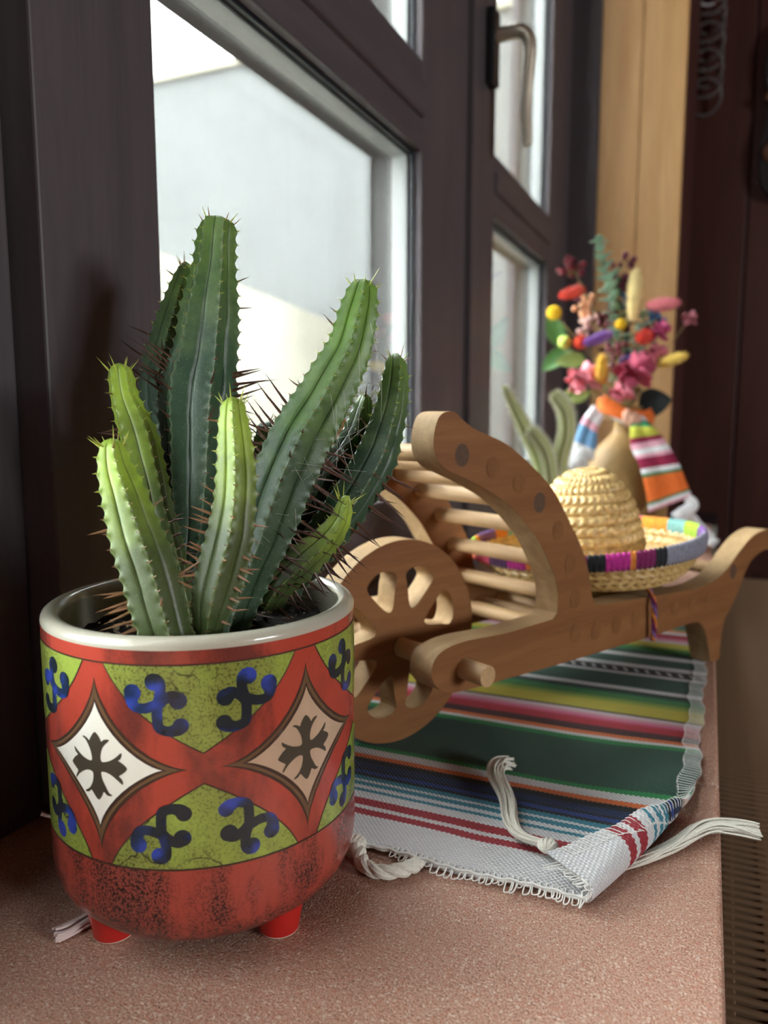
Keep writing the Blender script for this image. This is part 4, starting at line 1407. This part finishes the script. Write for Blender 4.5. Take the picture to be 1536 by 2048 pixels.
fs = [(i * NV + k, ((i + 1) % NU) * NV + k, ((i + 1) % NU) * NV + (k + 1) % NV, i * NV + (k + 1) % NV) for i in range(NU) for k in range(NV)]
yb.add(vs, fs)
for i in range(NU):
    deg = -154 + 360.0 * i / NU + 0.8 * sin(i * 12.9)
    cur = YARN[0][0]
    for nm, a, c in YARN:
        if deg >= a - 0.001 - (0 if a > -154 else 3):
            cur = nm
    for k in range(NV):
        yb.mi[i * NV + k] = ynames.index(cur)
yb.build('yarn_rim', [ymats[n] for n in ynames], hat, recalc=True, angle=60)
# twisted multicoloured chin cord hanging from the brim over the beam
HCP = [(-0.0545, 0.6060, 0.0860), (-0.0450, 0.5960, 0.0812), (-0.0398, 0.5905, 0.0715), (-0.0392, 0.5910, 0.0600), (-0.0390, 0.5918, 0.0480), (-0.0398, 0.5926, 0.0430)]
cb = MB()
core = [Vector(p) for p in crom(HCP, 9)]
ho = Vector((HC.x, HC.y, 0.0790))
for k in range(3):
    pts = [p + Vector((cos(i * 0.42 + 2.1 * k), sin(i * 0.42 + 2.1 * k), 0)) * 0.0011 - ho for i, p in enumerate(core)]
    cb.tube(pts, 0.0011, 6, True, k)
cb.build('chin_cord', [ymats['amber'], ymats['lilac'], ymats['wine']], hat, recalc=False)

# ------------------------------------------------------------------ vase, scarf and dried flowers at the far end of the sill
VX, VY = -0.1400, 1.285
M_GOURD = plain('ochre_vase', (0.27, 0.160, 0.055), 0.6, 0.12, 30, 0.3)
vase = MB()
vp = crom([(0.030, 0.0005), (0.046, 0.0060), (0.061, 0.040), (0.0640, 0.080), (0.0600, 0.115), (0.048, 0.150), (0.030, 0.172), (0.0205, 0.183), (0.0190, 0.200), (0.0215, 0.216), (0.0235, 0.222), (0.0205, 0.222), (0.0165, 0.205), (0.0160, 0.185)], 5)
vase.lathe(vp, 64, (0, 0, 0))
vz = vase.build('vase', M_GOURD, angle=60)
vz.location = (VX, VY, 0)
tag(vz, 'round ochre vase behind the straw sombrero with a striped scarf tied on', 'vase')

# scarf: a knotted loop round the neck and two hanging tails, striped in bands
S_WH, S_OR, S_PK, S_WI, S_YL, S_GR, S_BLU, S_NV = (plain(n, c, 0.85, 0.15, 300, 0.2, 0.3) for n, c in (
    ('scarf_white', (0.74, 0.74, 0.76)), ('scarf_orange', (0.78, 0.17, 0.035)), ('scarf_pink', (0.70, 0.36, 0.45)), ('scarf_wine', (0.26, 0.02, 0.06)),
    ('scarf_yellow', (0.50, 0.50, 0.07)), ('scarf_green', (0.03, 0.20, 0.09)), ('scarf_blue', (0.16, 0.32, 0.55)), ('scarf_navy', (0.03, 0.05, 0.18))))
SM = [S_WH, S_OR, S_PK, S_WI, S_YL, S_GR, S_BLU, S_NV]
scarf = empty('striped_scarf', (VX, VY, 0.185))
tag(scarf, 'striped scarf in orange, white, green and pink tied around the ochre vase', 'scarf')
SO = Vector((VX, VY, 0.185))


def ribbon(rows, bands, name, thick=0.0016, folds=3, depth=0.003):
    """cloth tail through (left, right) edge rows; bands = (upper end, material index) along its length"""
    P = crom([tuple(a) + tuple(b) for a, b in rows], 14)
    nu = 18
    vs, mi, fs = [], [], []
    for r in P:
        a, b = Vector(r[:3]), Vector(r[3:])
        w = (b - a)
        nrm = Vector((0.30, -0.95, 0.1))
        for k in range(nu + 1):
            u = k / nu
            vs.append(a + w * u + nrm * (depth * sin(u * pi * folds) + 0.004 * sin(pi * u)) - SO)
    for i in range(len(P) - 1):
        f = (i + 0.5) / (len(P) - 1)
        m = next(x for e, x in bands if f <= e)
        for k in range(nu):
            fs.append((i * (nu + 1) + k, i * (nu + 1) + k + 1, (i + 1) * (nu + 1) + k + 1, (i + 1) * (nu + 1) + k))
            mi.append(m)
    mb = MB().add(vs, fs)
    mb.mi = mi
    o = mb.build(name, SM, scarf, recalc=False, angle=180)
    s2 = o.modifiers.new('thickness', 'SOLIDIFY')
    s2.thickness = thick
    return o


yv = 1.222
ribbon([((-0.134, 1.245, 0.204), (-0.112, 1.245, 0.207)), ((-0.1270, yv, 0.192), (-0.0955, yv, 0.191)), ((-0.1246, yv, 0.163), (-0.0787, yv, 0.173)), ((-0.1092, yv - 0.006, 0.129), (-0.0570, yv, 0.138)),
        ((-0.1000, yv - 0.004, 0.094), (-0.0460, yv, 0.112)), ((-0.0950, yv, 0.064), (-0.0370, yv, 0.091))],
       [(0.10, 0), (0.20, 5), (0.33, 4), (0.38, 3), (0.44, 2), (0.48, 0), (0.52, 2), (0.60, 3), (0.645, 0), (0.665, 5), (0.90, 1), (0.925, 5), (0.965, 0), (1.01, 2)], 'scarf_tail', depth=0.002)
ribbon([((-0.1860, 1.245, 0.224), (-0.1700, 1.240, 0.206)), ((-0.1960, yv, 0.206), (-0.1760, yv, 0.190)), ((-0.2060, yv, 0.182), (-0.1770, yv, 0.168)), ((-0.2170, yv, 0.150), (-0.1800, yv, 0.138))],
       [(0.30, 0), (0.48, 2), (0.80, 6), (1.01, 0)], 'scarf_tail', depth=0.002)
lw_ = MB()
ring_p = []
for i in range(40):
    a = 2 * pi * i / 40
    ring_p.append((VX + 0.0365 * cos(a) - 0.002, VY + 0.0365 * sin(a), 0.213 + 0.006 * sin(a * 2 + 0.5) - 0.008 * cos(a)))
nr_, ns_ = 40, 14
vs, fs, mi = [], [], []
for i, p in enumerate(ring_p):
    a = 2 * pi * i / 40
    for k in range(ns_):
        b_ = 2 * pi * k / ns_
        rr = 0.0085 + 0.0014 * sin(5 * b_ + i * 0.5)
        vs.append(Vector((p[0] + cos(a) * rr * cos(b_), p[1] + sin(a) * rr * cos(b_), p[2] + 1.5 * rr * sin(b_))) - SO)
for i in range(nr_):
    for k in range(ns_):
        fs.append((i * ns_ + k, ((i + 1) % nr_) * ns_ + k, ((i + 1) % nr_) * ns_ + (k + 1) % ns_, i * ns_ + (k + 1) % ns_))
        mi.append(0 if k in (9, 10, 11) else 1)
lw_.add(vs, fs)
lw_.mi = mi
lw_.build('neck_loop', SM, scarf, recalc=True, angle=90)
kb = MB()
kb.blob(Vector((-0.1250, 1.228, 0.2020)) - SO, (0.0125, 0.009, 0.013), 3, 0, 0.10)
kb.blob(Vector((-0.1330, 1.226, 0.2070)) - SO, (0.007, 0.007, 0.012), 3, 0, 0.10)
tag(kb.build('scarf_knot', [plain('scarf_knot_cloth', (0.62, 0.34, 0.24), 0.85, 0.35, 120)], scarf), kind='stuff')


def fringe(path, name, parent, origin, seed, width, strands=40, floor=0.002):
    return tassel(path, name, parent, origin, strands, width, 0.0016, S_WH, 1.0, seed, floor)


fringe([(-0.1950, yv - 0.002, 0.158), (-0.1990, yv - 0.004, 0.146), (-0.2030, yv - 0.004, 0.134), (-0.2080, yv - 0.002, 0.122)], 'fringe', scarf, SO, 5, 0.019, 130)
fringe([(-0.0420, yv - 0.002, 0.088), (-0.0340, yv - 0.003, 0.078), (-0.0440, yv - 0.006, 0.066), (-0.0560, yv - 0.008, 0.053)], 'fringe', scarf, SO, 6, 0.012, 90)
fringe([(-0.0360, yv, 0.060), (-0.0250, yv + 0.004, 0.044), (-0.0100, yv + 0.004, 0.027), (0.0010, yv, 0.021)], 'fringe', scarf, SO, 9, 0.012, 70)

# dried flowers, each stem a thing standing in the vase mouth
NECK = Vector((VX, VY, 0.205))
M_STEM = plain('dry_stem', (0.28, 0.22, 0.09), 0.7, 0.25, 200)
M_STEMG = plain('green_stem', (0.16, 0.22, 0.08), 0.7, 0.25, 200)
frs = random.Random(21)


def flower(name, label, cat, tip, group=None, mat=None, r=0.0009):
    """Empty in the vase neck with a curved stem up to tip; returns (root, tip in local space, direction there)"""
    b = NECK + Vector(((tip[0] - VX) * 0.085, (tip[1] - VY - 0.005) * 0.16, -0.019))
    e = empty(name, b)
    tag(e, label, cat, group)
    T = Vector(tip) - b
    mid = Vector((T.x * 0.36, T.y * 0.36, T.z * 0.55))
    pts = crom([(0, 0, 0), tuple(Vector((T.x * 0.08, T.y * 0.08, 0.03))), tuple(mid), tuple(T)], 6)
    MB().tube(pts, r, 6).build('stem', mat or M_STEM, e)
    return e, T, (T - mid).normalized()


def fuzzy(e, a, b, rad, mat, name='flower_head', hairs=420):
    """bunny-tail head from a to b (local), an ellipsoid covered in short soft hairs"""
    a, b = Vector(a), Vector(b)
    ax_, c = (b - a), (a + b) / 2
    mb = MB()
    mb.blob(c, (rad * 0.82, rad * 0.82, ax_.length / 2), 3, 0, 0.12, ax_.normalized())
    rot = Vector((0, 0, 1)).rotation_difference(ax_.normalized()).to_matrix()
    for i in range(hairs):
        u, th = frs.uniform(-1, 1), frs.uniform(0, 2 * pi)
        s = sqrt(1 - u * u)
        nrm = Vector((s * cos(th), s * sin(th), u))
        p = c + rot @ Vector((nrm.x * rad * 0.78, nrm.y * rad * 0.78, nrm.z * ax_.length * 0.48))
        d = rot @ (nrm + Vector((0, 0, 0.7))).normalized()
        q = d.orthogonal().normalized() * 0.0005
        q2 = d.cross(q).normalized() * 0.0005
        mb.add([p + q, p - q * 0.5 + q2, p - q * 0.5 - q2, p + d * rad * 0.55], [(0, 1, 3), (1, 2, 3), (2, 0, 3)])
    return mb.build(name, mat, e, recalc=False)


def bunny(label, a, b, rad, col, dirn=None):
    m = plain('fuzzy_' + label.split()[0] + '_head', col, 0.9, 0.15, 200, 0.1, 0, 0.4)
    e, T, d = flower('bunny_tail_grass', label, 'dried flower', a, 'dried bunny tail heads in the ochre vase')
    off = Vector(b) - Vector(a)
    fuzzy(e, T, T + off, rad, m)
    return e


bunny('coral red bunny tail pointing left beside the yellow ball flower', (-0.2158, 1.31, 0.4124), (-0.2520, 1.29, 0.4010), 0.0100, (0.72, 0.10, 0.07))
bunny('cream upright bunny tail, the tallest and palest of the bouquet', (-0.1361, 1.275, 0.3540), (-0.1365, 1.30, 0.4370), 0.0125, (0.80, 0.64, 0.30))
bunny('pink bunny tail pointing right above the dark red wall', (-0.1160, 1.28, 0.3760), (-0.0690, 1.28, 0.3790), 0.0105, (0.78, 0.24, 0.28))
bunny('scarlet short bunny tail facing the viewer beside the magenta blossom', (-0.1100, 1.272, 0.3300), (-0.1220, 1.247, 0.3260), 0.0110, (0.82, 0.08, 0.05))
bunny('purple bunny tail lying slantwise in the middle of the bouquet', (-0.1630, 1.25, 0.3340), (-0.2000, 1.22, 0.3180), 0.0090, (0.26, 0.11, 0.42))
bunny('orange red small bunny tail left of the purple one', (-0.2060, 1.26, 0.3250), (-0.2150, 1.245, 0.3215), 0.0095, (0.76, 0.13, 0.05))
bunny('yellow upright bunny tail low in the front of the bouquet', (-0.1750, 1.24, 0.2560), (-0.1715, 1.215, 0.2985), 0.0098, (0.78, 0.50, 0.07))
bunny('yellow pointed bunny tail reaching out to the right', (-0.0950, 1.27, 0.2860), (-0.0530, 1.25, 0.2985), 0.0090, (0.78, 0.56, 0.12))

M_YBALL = plain('yellow_button', (0.80, 0.52, 0.03), 0.85, 0.3, 500, 0.2, 0.6)
for lab, p, r in (('yellow round ball flower at the left of the bouquet', (-0.2568, 1.27, 0.3724), 0.0115), ('yellow small ball flower under the cream bunny tail', (-0.1492, 1.24, 0.3465), 0.0085)):
    e, T, d = flower('ball_flower', lab, 'dried flower', p, 'yellow ball flowers in the ochre vase')
    mb = MB()
    for i in range(90):
        u = 1 - 2 * (i + 0.5) / 90
        th = i * 2.39996
        s = sqrt(1 - u * u)
        mb.blob(T + Vector((s * cos(th), s * sin(th), u)) * r * 0.86, r * 0.19, 1)
    mb.blob(T, r * 0.9, 2)
    mb.build('flower_head', M_YBALL, e, recalc=False)


def leaf_mesh(mb, base, tipd, normal, ln, wd, cup=0.15, n=8, mi=0, tk=0.0006):
    """rounded leaf of some thickness from base along tipd"""
    tipd, normal = Vector(tipd).normalized(), Vector(normal)
    sd = tipd.cross(normal).normalized()
    nm = sd.cross(tipd)
    ring_ = []
    for i in range(n + 1):
        u = i / n
        w = wd * sin(pi * min(1, 0.04 + 0.96 * u) ** 0.8) ** 0.75 if 0 < i < n else 0.0006
        ring_.append((u, w))
    vs, fs = [], []
    for s_ in (1, -1):
        for u, w in ring_:
            c = Vector(base) + tipd * ln * u - nm * cup * ln * u * u + nm * tk * s_
            for k in (-1, -0.5, 0, 0.5, 1):
                vs.append(c + sd * w * k + nm * abs(k) * w * 0.25)
    q = 5 * (n + 1)
    for i in range(n):
        for k in range(4):
            a = i * 5 + k
            fs.append((a, a + 1, a + 6, a + 5))
            fs.append((q + a, q + a + 5, q + a + 6, q + a + 1))
        fs.append((i * 5, i * 5 + 5, q + i * 5 + 5, q + i * 5))
        fs.append((i * 5 + 4, q + i * 5 + 4, q + i * 5 + 9, i * 5 + 9))
    mb.add(vs, fs, mi)


# mint-green sprays of small leaves
M_MINT = plain('mint_leaf', (0.28, 0.46, 0.34), 0.7, 0.2, 90)
for lab, p, n, l0 in (('mint green leafy spray, the topmost stem of the bouquet', (-0.1950, 1.30, 0.4865), 40, 0.016), ('mint green spray between the copper grass and cream bunny tail', (-0.1770, 1.32, 0.4400), 30, 0.017),
                      ('mint green spray at the right behind the scarlet bunny tail', (-0.1200, 1.29, 0.3640), 20, 0.016), ('mint green low spray behind the pink blossom', (-0.1290, 1.285, 0.3200), 8, 0.014)):
    e, T, d = flower('leaf_spray', lab, 'dried foliage', p, 'mint green sprays in the ochre vase', M_STEMG)
    P = crom([(0, 0, 0), tuple(Vector((T.x * 0.08, T.y * 0.08, 0.03))), (T.x * 0.36, T.y * 0.36, T.z * 0.55), tuple(T)], 20)
    for i in range(n):
        u = 0.46 + 0.54 * i / (n - 1)
        k = min(len(P) - 2, int(u * (len(P) - 1)))
        c = Vector(P[k])
        tg = (Vector(P[k + 1]) - c).normalized()
        th = i * 2.2
        o_ = (tg.orthogonal().normalized() * cos(th) + tg.cross(tg.orthogonal().normalized()) * sin(th))
        mb = MB()
        leaf_mesh(mb, c, o_ + tg * 0.9, tg, l0 * (1.7 - 0.6 * (i / n)), l0 * 0.48, 0.2, 5)
        mb.build('leaf', M_MINT, e, recalc=False, angle=80)

M_MAROON = plain('maroon_leaf', (0.12, 0.025, 0.045), 0.7, 0.25, 90)
for lab, p, n, l0 in (('maroon leafy spray behind the cream bunny tail', (-0.1560, 1.345, 0.4350), 30, 0.017), ('maroon leafy spray standing behind the coral bunny tail', (-0.2330, 1.345, 0.4200), 24, 0.016), ('maroon leafy spray behind the pink bunny tail', (-0.1050, 1.335, 0.3900), 24, 0.016)):
    e, T, d = flower('leaf_spray', lab, 'dried foliage', p, 'maroon sprays in the ochre vase', M_STEM)
    P = crom([(0, 0, 0), tuple(Vector((T.x * 0.08, T.y * 0.08, 0.03))), (T.x * 0.36, T.y * 0.36, T.z * 0.55), tuple(T)], 20)
    for i in range(n):
        u = 0.40 + 0.60 * i / (n - 1)
        k = min(len(P) - 2, int(u * (len(P) - 1)))
        c = Vector(P[k])
        tg = (Vector(P[k + 1]) - c).normalized()
        th = i * 2.2
        o_ = (tg.orthogonal().normalized() * cos(th) + tg.cross(tg.orthogonal().normalized()) * sin(th))
        mb = MB()
        leaf_mesh(mb, c, o_ + tg * 0.7, tg, l0 * (1.5 - 0.5 * (i / n)), l0 * 0.40, 0.2, 5)
        mb.build('leaf', M_MAROON, e, recalc=False, angle=80)

# broad green leaves at the left, one nearly black at the right
M_LEAF = plain('green_leaf', (0.06, 0.16, 0.035), 0.5, 0.25, 40)
M_LEAFY = plain('olive_leaf', (0.17, 0.22, 0.055), 0.5, 0.25, 40)
M_LEAFK = plain('black_leaf', (0.008, 0.014, 0.014), 0.6, 0.2, 40)
NV_ = Vector((0.25, -0.95, 0.15))
for lab, base, tip_, wd, m in (('broad dark green leaf beside the far window, upper of two', (-0.2560, 1.33, 0.325), (-0.2790, 1.33, 0.380), 0.016, M_LEAF), ('broad dark green leaf beside the far window, lower of two', (-0.2440, 1.33, 0.320), (-0.2880, 1.33, 0.285), 0.015, M_LEAF),
                               ('olive green leaf above the left pink blossom', (-0.2100, 1.30, 0.300), (-0.2560, 1.29, 0.296), 0.013, M_LEAFY), ('olive green leaf below the left pink blossom', (-0.2010, 1.30, 0.246), (-0.2540, 1.29, 0.236), 0.014, M_LEAFY),
                               ('black round leaf at the right above the scarf', (-0.1230, 1.285, 0.224), (-0.0740, 1.28, 0.234), 0.0225, M_LEAFK)):
    e, T, d = flower('leaf_sprig', lab, 'leaf', base, None, M_STEMG)
    mb = MB()
    leaf_mesh(mb, T, Vector(tip_) - Vector(base), NV_, (Vector(tip_) - Vector(base)).length, wd, 0.08, 10)
    mb.build('leaf', m, e, recalc=False, angle=80)
M_LIME = plain('lime_bud', (0.50, 0.62, 0.12), 0.8, 0.2, 90)
e, T, d = flower('lime_bud', 'pale lime round bud among the broad green leaves', 'dried flower', (-0.2367, 1.26, 0.3247), None, M_STEMG)
MB().blob(T, 0.0105, 3, 0, 0.12).build('flower_head', M_LIME, e)


def blossom(label, p, col, size, npet, cat='dried flower', name='pink_blossom', group='pink and magenta blossoms in the ochre vase'):
    e, T, d = flower(name, label, cat, p, group)
    m = plain('petal_' + '_'.join(label.split()[:2]), col, 0.7, 0.25, 60)
    for i in range(npet):
        u = 1 - 1.7 * (i + 0.5) / npet
        th = i * 2.39996
        s = sqrt(max(0, 1 - u * u))
        dr = Vector((s * cos(th), s * sin(th) - 0.25, u)).normalized()
        mb = MB()
        leaf_mesh(mb, T + dr * size * 0.15, dr + Vector((frs.uniform(-0.4, 0.4), frs.uniform(-0.4, 0.4), frs.uniform(-0.4, 0.4))), dr.orthogonal(), size * 0.95, size * 0.42, -0.25, 5)
        mb.build('petal', m, e, recalc=False, angle=80)
    MB().blob(T, size * 0.3, 2, 0, 0.2).build('flower_centre', m, e)
    return e


blossom('pink pale blossom at the lower left over the orange scarf loop', (-0.2010, 1.24, 0.2640), (0.66, 0.22, 0.27), 0.027, 16)
blossom('deep rose blossom at the lower right of the yellow bunny tail', (-0.1260, 1.24, 0.2740), (0.48, 0.075, 0.14), 0.030, 18)
blossom('pink drooping blossom hanging over the scarf knot', (-0.1430, 1.222, 0.2400), (0.64, 0.18, 0.24), 0.020, 9)
blossom('magenta blossom behind the scarlet bunny tail', (-0.0960, 1.285, 0.3370), (0.46, 0.07, 0.18), 0.018, 12)
blossom('rose blossom between the magenta one and the deep rose one', (-0.1010, 1.275, 0.3020), (0.56, 0.15, 0.20), 0.019, 12)
blossom('dusty pink small sprig far right against the dark wall', (-0.0550, 1.30, 0.3560), (0.40, 0.13, 0.16), 0.013, 9)


def berries(label, pts, col, r, name='berry_sprig', group='sprigs of small dried berries'):
    e, T, d = flower(name, label, 'dried flower', pts[0], group)
    m = plain('berry_' + '_'.join(label.split()[:2]), col, 0.6, 0.25, 90)
    p0 = Vector(pts[0])
    for p in pts:
        for k in range(5):
            q = Vector(p) - p0 + T + Vector((frs.uniform(-1, 1), frs.uniform(-1, 1), frs.uniform(-1, 1))) * r * 1.9
            MB().blob(q, r * frs.uniform(0.75, 1.1), 2, 0, 0.1).build('berry', m, e)
            MB().tube([T - Vector((0, 0, 0.02)), (T + q) / 2 + Vector((0, 0, -0.004)), q], 0.0004, 4).build('twig', M_STEM, e)
    return e


berries('peach berry sprig left of the mint green spray', [(-0.2112, 1.28, 0.3788), (-0.2180, 1.28, 0.3720), (-0.2050, 1.285, 0.3880), (-0.2080, 1.28, 0.3650)], (0.66, 0.32, 0.17), 0.0048)
berries('pale pink berry sprig above the purple bunny tail', [(-0.2070, 1.26, 0.3487), (-0.2090, 1.265, 0.3400), (-0.2000, 1.265, 0.3560)], (0.66, 0.42, 0.38), 0.0048)
berries('dark red berry sprig standing out at the upper left', [(-0.2429, 1.33, 0.4576), (-0.2350, 1.33, 0.4480), (-0.2520, 1.33, 0.4500)], (0.19, 0.025, 0.04), 0.0062)
berries('burgundy berry sprig behind the cream bunny tail', [(-0.1682, 1.34, 0.4434), (-0.1640, 1.335, 0.4220), (-0.1684, 1.33, 0.4060), (-0.1560, 1.335, 0.4560)], (0.15, 0.03, 0.055), 0.0062)
berries('wine red berry sprig in the middle under the mint sprays', [(-0.1758, 1.30, 0.3692), (-0.1700, 1.30, 0.3800), (-0.1830, 1.30, 0.3590), (-0.1650, 1.295, 0.3500)], (0.14, 0.015, 0.03), 0.0060)
berries('brownish rose berry sprig in the middle above the scarf', [(-0.1537, 1.28, 0.3108), (-0.1580, 1.28, 0.2950), (-0.1640, 1.275, 0.3200), (-0.1480, 1.28, 0.2850)], (0.22, 0.06, 0.07), 0.0055)
berries('blue berry sprig beside the cream bunny tail', [(-0.1552, 1.32, 0.3935), (-0.1540, 1.32, 0.3860)], (0.06, 0.14, 0.30), 0.0050)
berries('blue berry sprig under the pink bunny tail', [(-0.1060, 1.31, 0.3619), (-0.1000, 1.31, 0.3650)], (0.07, 0.15, 0.32), 0.0050)
berries('violet berry sprig low beside the deep rose blossom', [(-0.1420, 1.27, 0.2897), (-0.1370, 1.27, 0.2920)], (0.10, 0.05, 0.24), 0.0050)
M_COPPER = plain('copper_grass', (0.42, 0.20, 0.12), 0.6, 0.2, 100)
e, T, d = flower('copper_grass', 'copper brown dry grass beside the topmost mint spray', 'dried grass', (-0.1819, 1.32, 0.4650), None, M_COPPER)
for i in range(11):
    q = T + Vector((frs.uniform(-0.012, 0.016), frs.uniform(-0.01, 0.01), frs.uniform(-0.035, 0.010)))
    MB().tube(crom([tuple(T * 0.45), tuple((T * 0.45 + q) * 0.5 + Vector((frs.uniform(-0.004, 0.004), 0, 0.01))), tuple(q)], 5), [0.0008 - 0.00004 * k for k in range(11)], 5).build('blade', M_COPPER, e)

# ------------------------------------------------------------------ pale furry cactus behind the hat
M_FUR = NT('furry_green_skin')
at = M_FUR.n('ShaderNodeAttribute', attribute_name='rib')
M_FUR.color(M_FUR.ramp(at.outputs['Fac'], [(0.0, (0.36, 0.44, 0.13)), (0.5, (0.50, 0.56, 0.25)), (0.95, (0.78, 0.77, 0.56))]))
M_FUR.set(0.85, 0.2)
M_FUR = M_FUR.m
M_HAIR = plain('white_hairs', (0.80, 0.80, 0.66), 0.9, 0.1)
CX2, CY2 = -0.2150, 1.09
pc = empty('furry_cactus', (CX2, CY2, 0.0))
tag(pc, 'pale green furry cactus with three thin stems between hat and window', 'cactus')
M_CLAY = plain('clay_pot', (0.30, 0.12, 0.06), 0.8, 0.15, 80)
MB().lathe([(0.022, 0.0005), (0.028, 0.030), (0.031, 0.048), (0.033, 0.048), (0.033, 0.058), (0.029, 0.058), (0.027, 0.046)], 40).build('pot', M_CLAY, pc, angle=30)
for pts in ([(-0.2230, 1.10, 0.040, 0.0120), (-0.2270, 1.10, 0.100, 0.0120), (-0.2380, 1.095, 0.150, 0.0115), (-0.2540, 1.08, 0.190, 0.0105), (-0.2690, 1.07, 0.222, 0.0075), (-0.2805, 1.06, 0.249, 0.0030)],
            [(-0.2080, 1.10, 0.040, 0.0115), (-0.2090, 1.10, 0.100, 0.0115), (-0.2050, 1.09, 0.150, 0.0115), (-0.1960, 1.08, 0.185, 0.0115), (-0.1970, 1.07, 0.215, 0.0110), (-0.2070, 1.06, 0.233, 0.0085), (-0.2110, 1.06, 0.238, 0.0040)],
            [(-0.2120, 1.075, 0.040, 0.0110), (-0.2130, 1.070, 0.090, 0.0105), (-0.2140, 1.065, 0.130, 0.0105), (-0.2210, 1.06, 0.162, 0.0100), (-0.2360, 1.055, 0.184, 0.0085), (-0.2430, 1.05, 0.189, 0.0040)]):
    P = crom(pts, 12)
    seg, nr = 48, 8
    vs, rib, up_ = [], [], Vector((0.3, -0.9, 0.1))
    hb = MB()
    for i, q in enumerate(P):
        c = Vector(q[:3]) - Vector((CX2, CY2, 0))
        tg = (Vector(P[min(i + 1, len(P) - 1)][:3]) - Vector(P[max(i - 1, 0)][:3])).normalized()
        nx = (up_ - tg * up_.dot(tg)).normalized()
        up_ = nx
        ny = tg.cross(nx)
        for k in range(seg):
            th = 2 * pi * k / seg
            w = 0.5 + 0.5 * cos(nr * th)
            dr = nx * cos(th) + ny * sin(th)
            vs.append(c + dr * q[3] * (0.80 + 0.14 * w))
            rib.append(w)
            if k % 6 == 0:
                for z_ in range(9):
                    d3 = (dr + tg * frs.uniform(-0.7, 0.7) + ny * frs.uniform(-0.5, 0.5)).normalized()
                    p3 = c + dr * q[3] * 0.92 + tg * frs.uniform(-0.003, 0.003)
                    o3 = d3.orthogonal().normalized() * 0.00022
                    hb.add([p3 + o3, p3 - o3, p3 + d3 * frs.uniform(0.004, 0.0065)], [(0, 1, 2)])
    n = len(P)
    mb = MB().add(vs, [(i * seg + k, i * seg + (k + 1) % seg, (i + 1) * seg + (k + 1) % seg, (i + 1) * seg + k) for i in range(n - 1) for k in range(seg)] + [tuple((n - 1) * seg + k for k in range(seg))])
    o = mb.build('stem', M_FUR, pc, recalc=False, angle=60)
    at = o.data.attributes.new('rib', 'FLOAT', 'POINT')
    at.data.foreach_set('value', rib)
    tag(hb.build('hairs', M_HAIR, o, recalc=False), kind='stuff')

# ------------------------------------------------------------------ hangings on the dark red wall
chain = empty('ring_chain', (-0.077, 2.052, 1.05))
tag(chain, 'hanging chain of thin pale rings on the dark red wall', 'decoration')
M_RING = plain('grey_ring', (0.15, 0.14, 0.14), 0.4, 0.1, 100)
M_RINGB = plain('silver_ring', (0.70, 0.72, 0.72), 0.3, 0.1, 100)
z = -0.102
for i in range(17):
    a = 0.55 if i % 2 else -0.35
    pts = []
    for k in range(33):
        th = 2 * pi * k / 32
        pts.append((0.036 * cos(th), 0.012 * sin(th) * (1 if i % 2 else -1) - 0.004 * (i % 3), z + 0.037 * sin(th)))
    MB().tube(pts, 0.0030, 8, False).build('ring', M_RINGB if i == 8 else M_RING, chain)
    z += 0.030
MB().tube([(0, 0.02, z + 0.028), (0, 0.0, z + 0.01), (0, -0.004, z)], 0.0025, 6).build('hook', M_RING, chain)
orn = empty('carved_wall_ornament', (0.108, 2.05, 0.90))
tag(orn, 'dark carved ornament with amber scrolls at the right edge on the red wall', 'decoration')
M_CARV = plain('dark_carving', (0.016, 0.012, 0.011), 0.6, 0.3, 60)
M_AMBER = plain('amber_carving', (0.13, 0.045, 0.018), 0.6, 0.3, 60)
MB().plate(crom([(-0.050, -0.17), (-0.062, -0.08), (-0.048, 0.0), (-0.060, 0.09), (-0.045, 0.17), (0.0, 0.20), (0.045, 0.17), (0.060, 0.09), (0.048, 0.0), (0.062, -0.08), (0.050, -0.17), (0.0, -0.20)], 5, True), [], 0.004, 0.026).build('back_plate', M_CARV, orn, bevel=0.003)
for (cx, cz, r0, sg) in ((-0.030, -0.095, 0.026, 1), (0.030, -0.095, 0.026, -1), (-0.030, 0.020, 0.024, -1), (0.030, 0.020, 0.024, 1), (-0.028, 0.120, 0.024, 1), (0.028, 0.120, 0.024, -1)):
    pts = [(cx + sg * r0 * (1 - k / 34) * cos(k * 0.42), 0.002, cz + r0 * (1 - k / 34) * sin(k * 0.42)) for k in range(30)]
    MB().tube(pts, [0.007 - 0.00012 * k for k in range(30)], 8).build('scroll', M_AMBER, orn)

# ------------------------------------------------------------------ fine cobweb threads between the cactus stems
M_WEB = plain('cobweb_silk', (0.70, 0.70, 0.68), 0.6, 0.05)
wb = MB()
wr_ = random.Random(4)
A = [Vector(p[:3]) - Vector((PX, PY, 0)) for p in crom([tuple(q) for q in STEMS['big_right']], 4)]
B = [Vector(p[:3]) - Vector((PX, PY, 0)) for p in crom([tuple(q) for q in STEMS['dark_right']], 4)]
for i in range(46):
    a = A[wr_.randrange(len(A) // 4, len(A) * 3 // 4)] + Vector((0.011, -0.010, 0)) + Vector((wr_.uniform(-1, 1), wr_.uniform(-1, 1), wr_.uniform(-1, 1))) * 0.006
    b = B[wr_.randrange(len(B) // 4, len(B) * 9 // 10)] + Vector((-0.004, -0.013, 0)) + Vector((wr_.uniform(-1, 1), wr_.uniform(-1, 1), wr_.uniform(-1, 1))) * 0.006
    if (a - b).length > 0.05:
        continue
    m = (a + b) / 2 + Vector((wr_.uniform(-1, 1) * 0.003, 0, -0.004 * wr_.random()))
    wb.tube(crom([tuple(a), tuple(m), tuple(b)], 5), 0.00006, 3)
tag(wb.build('cobweb', M_WEB, plant, recalc=False), kind='stuff')
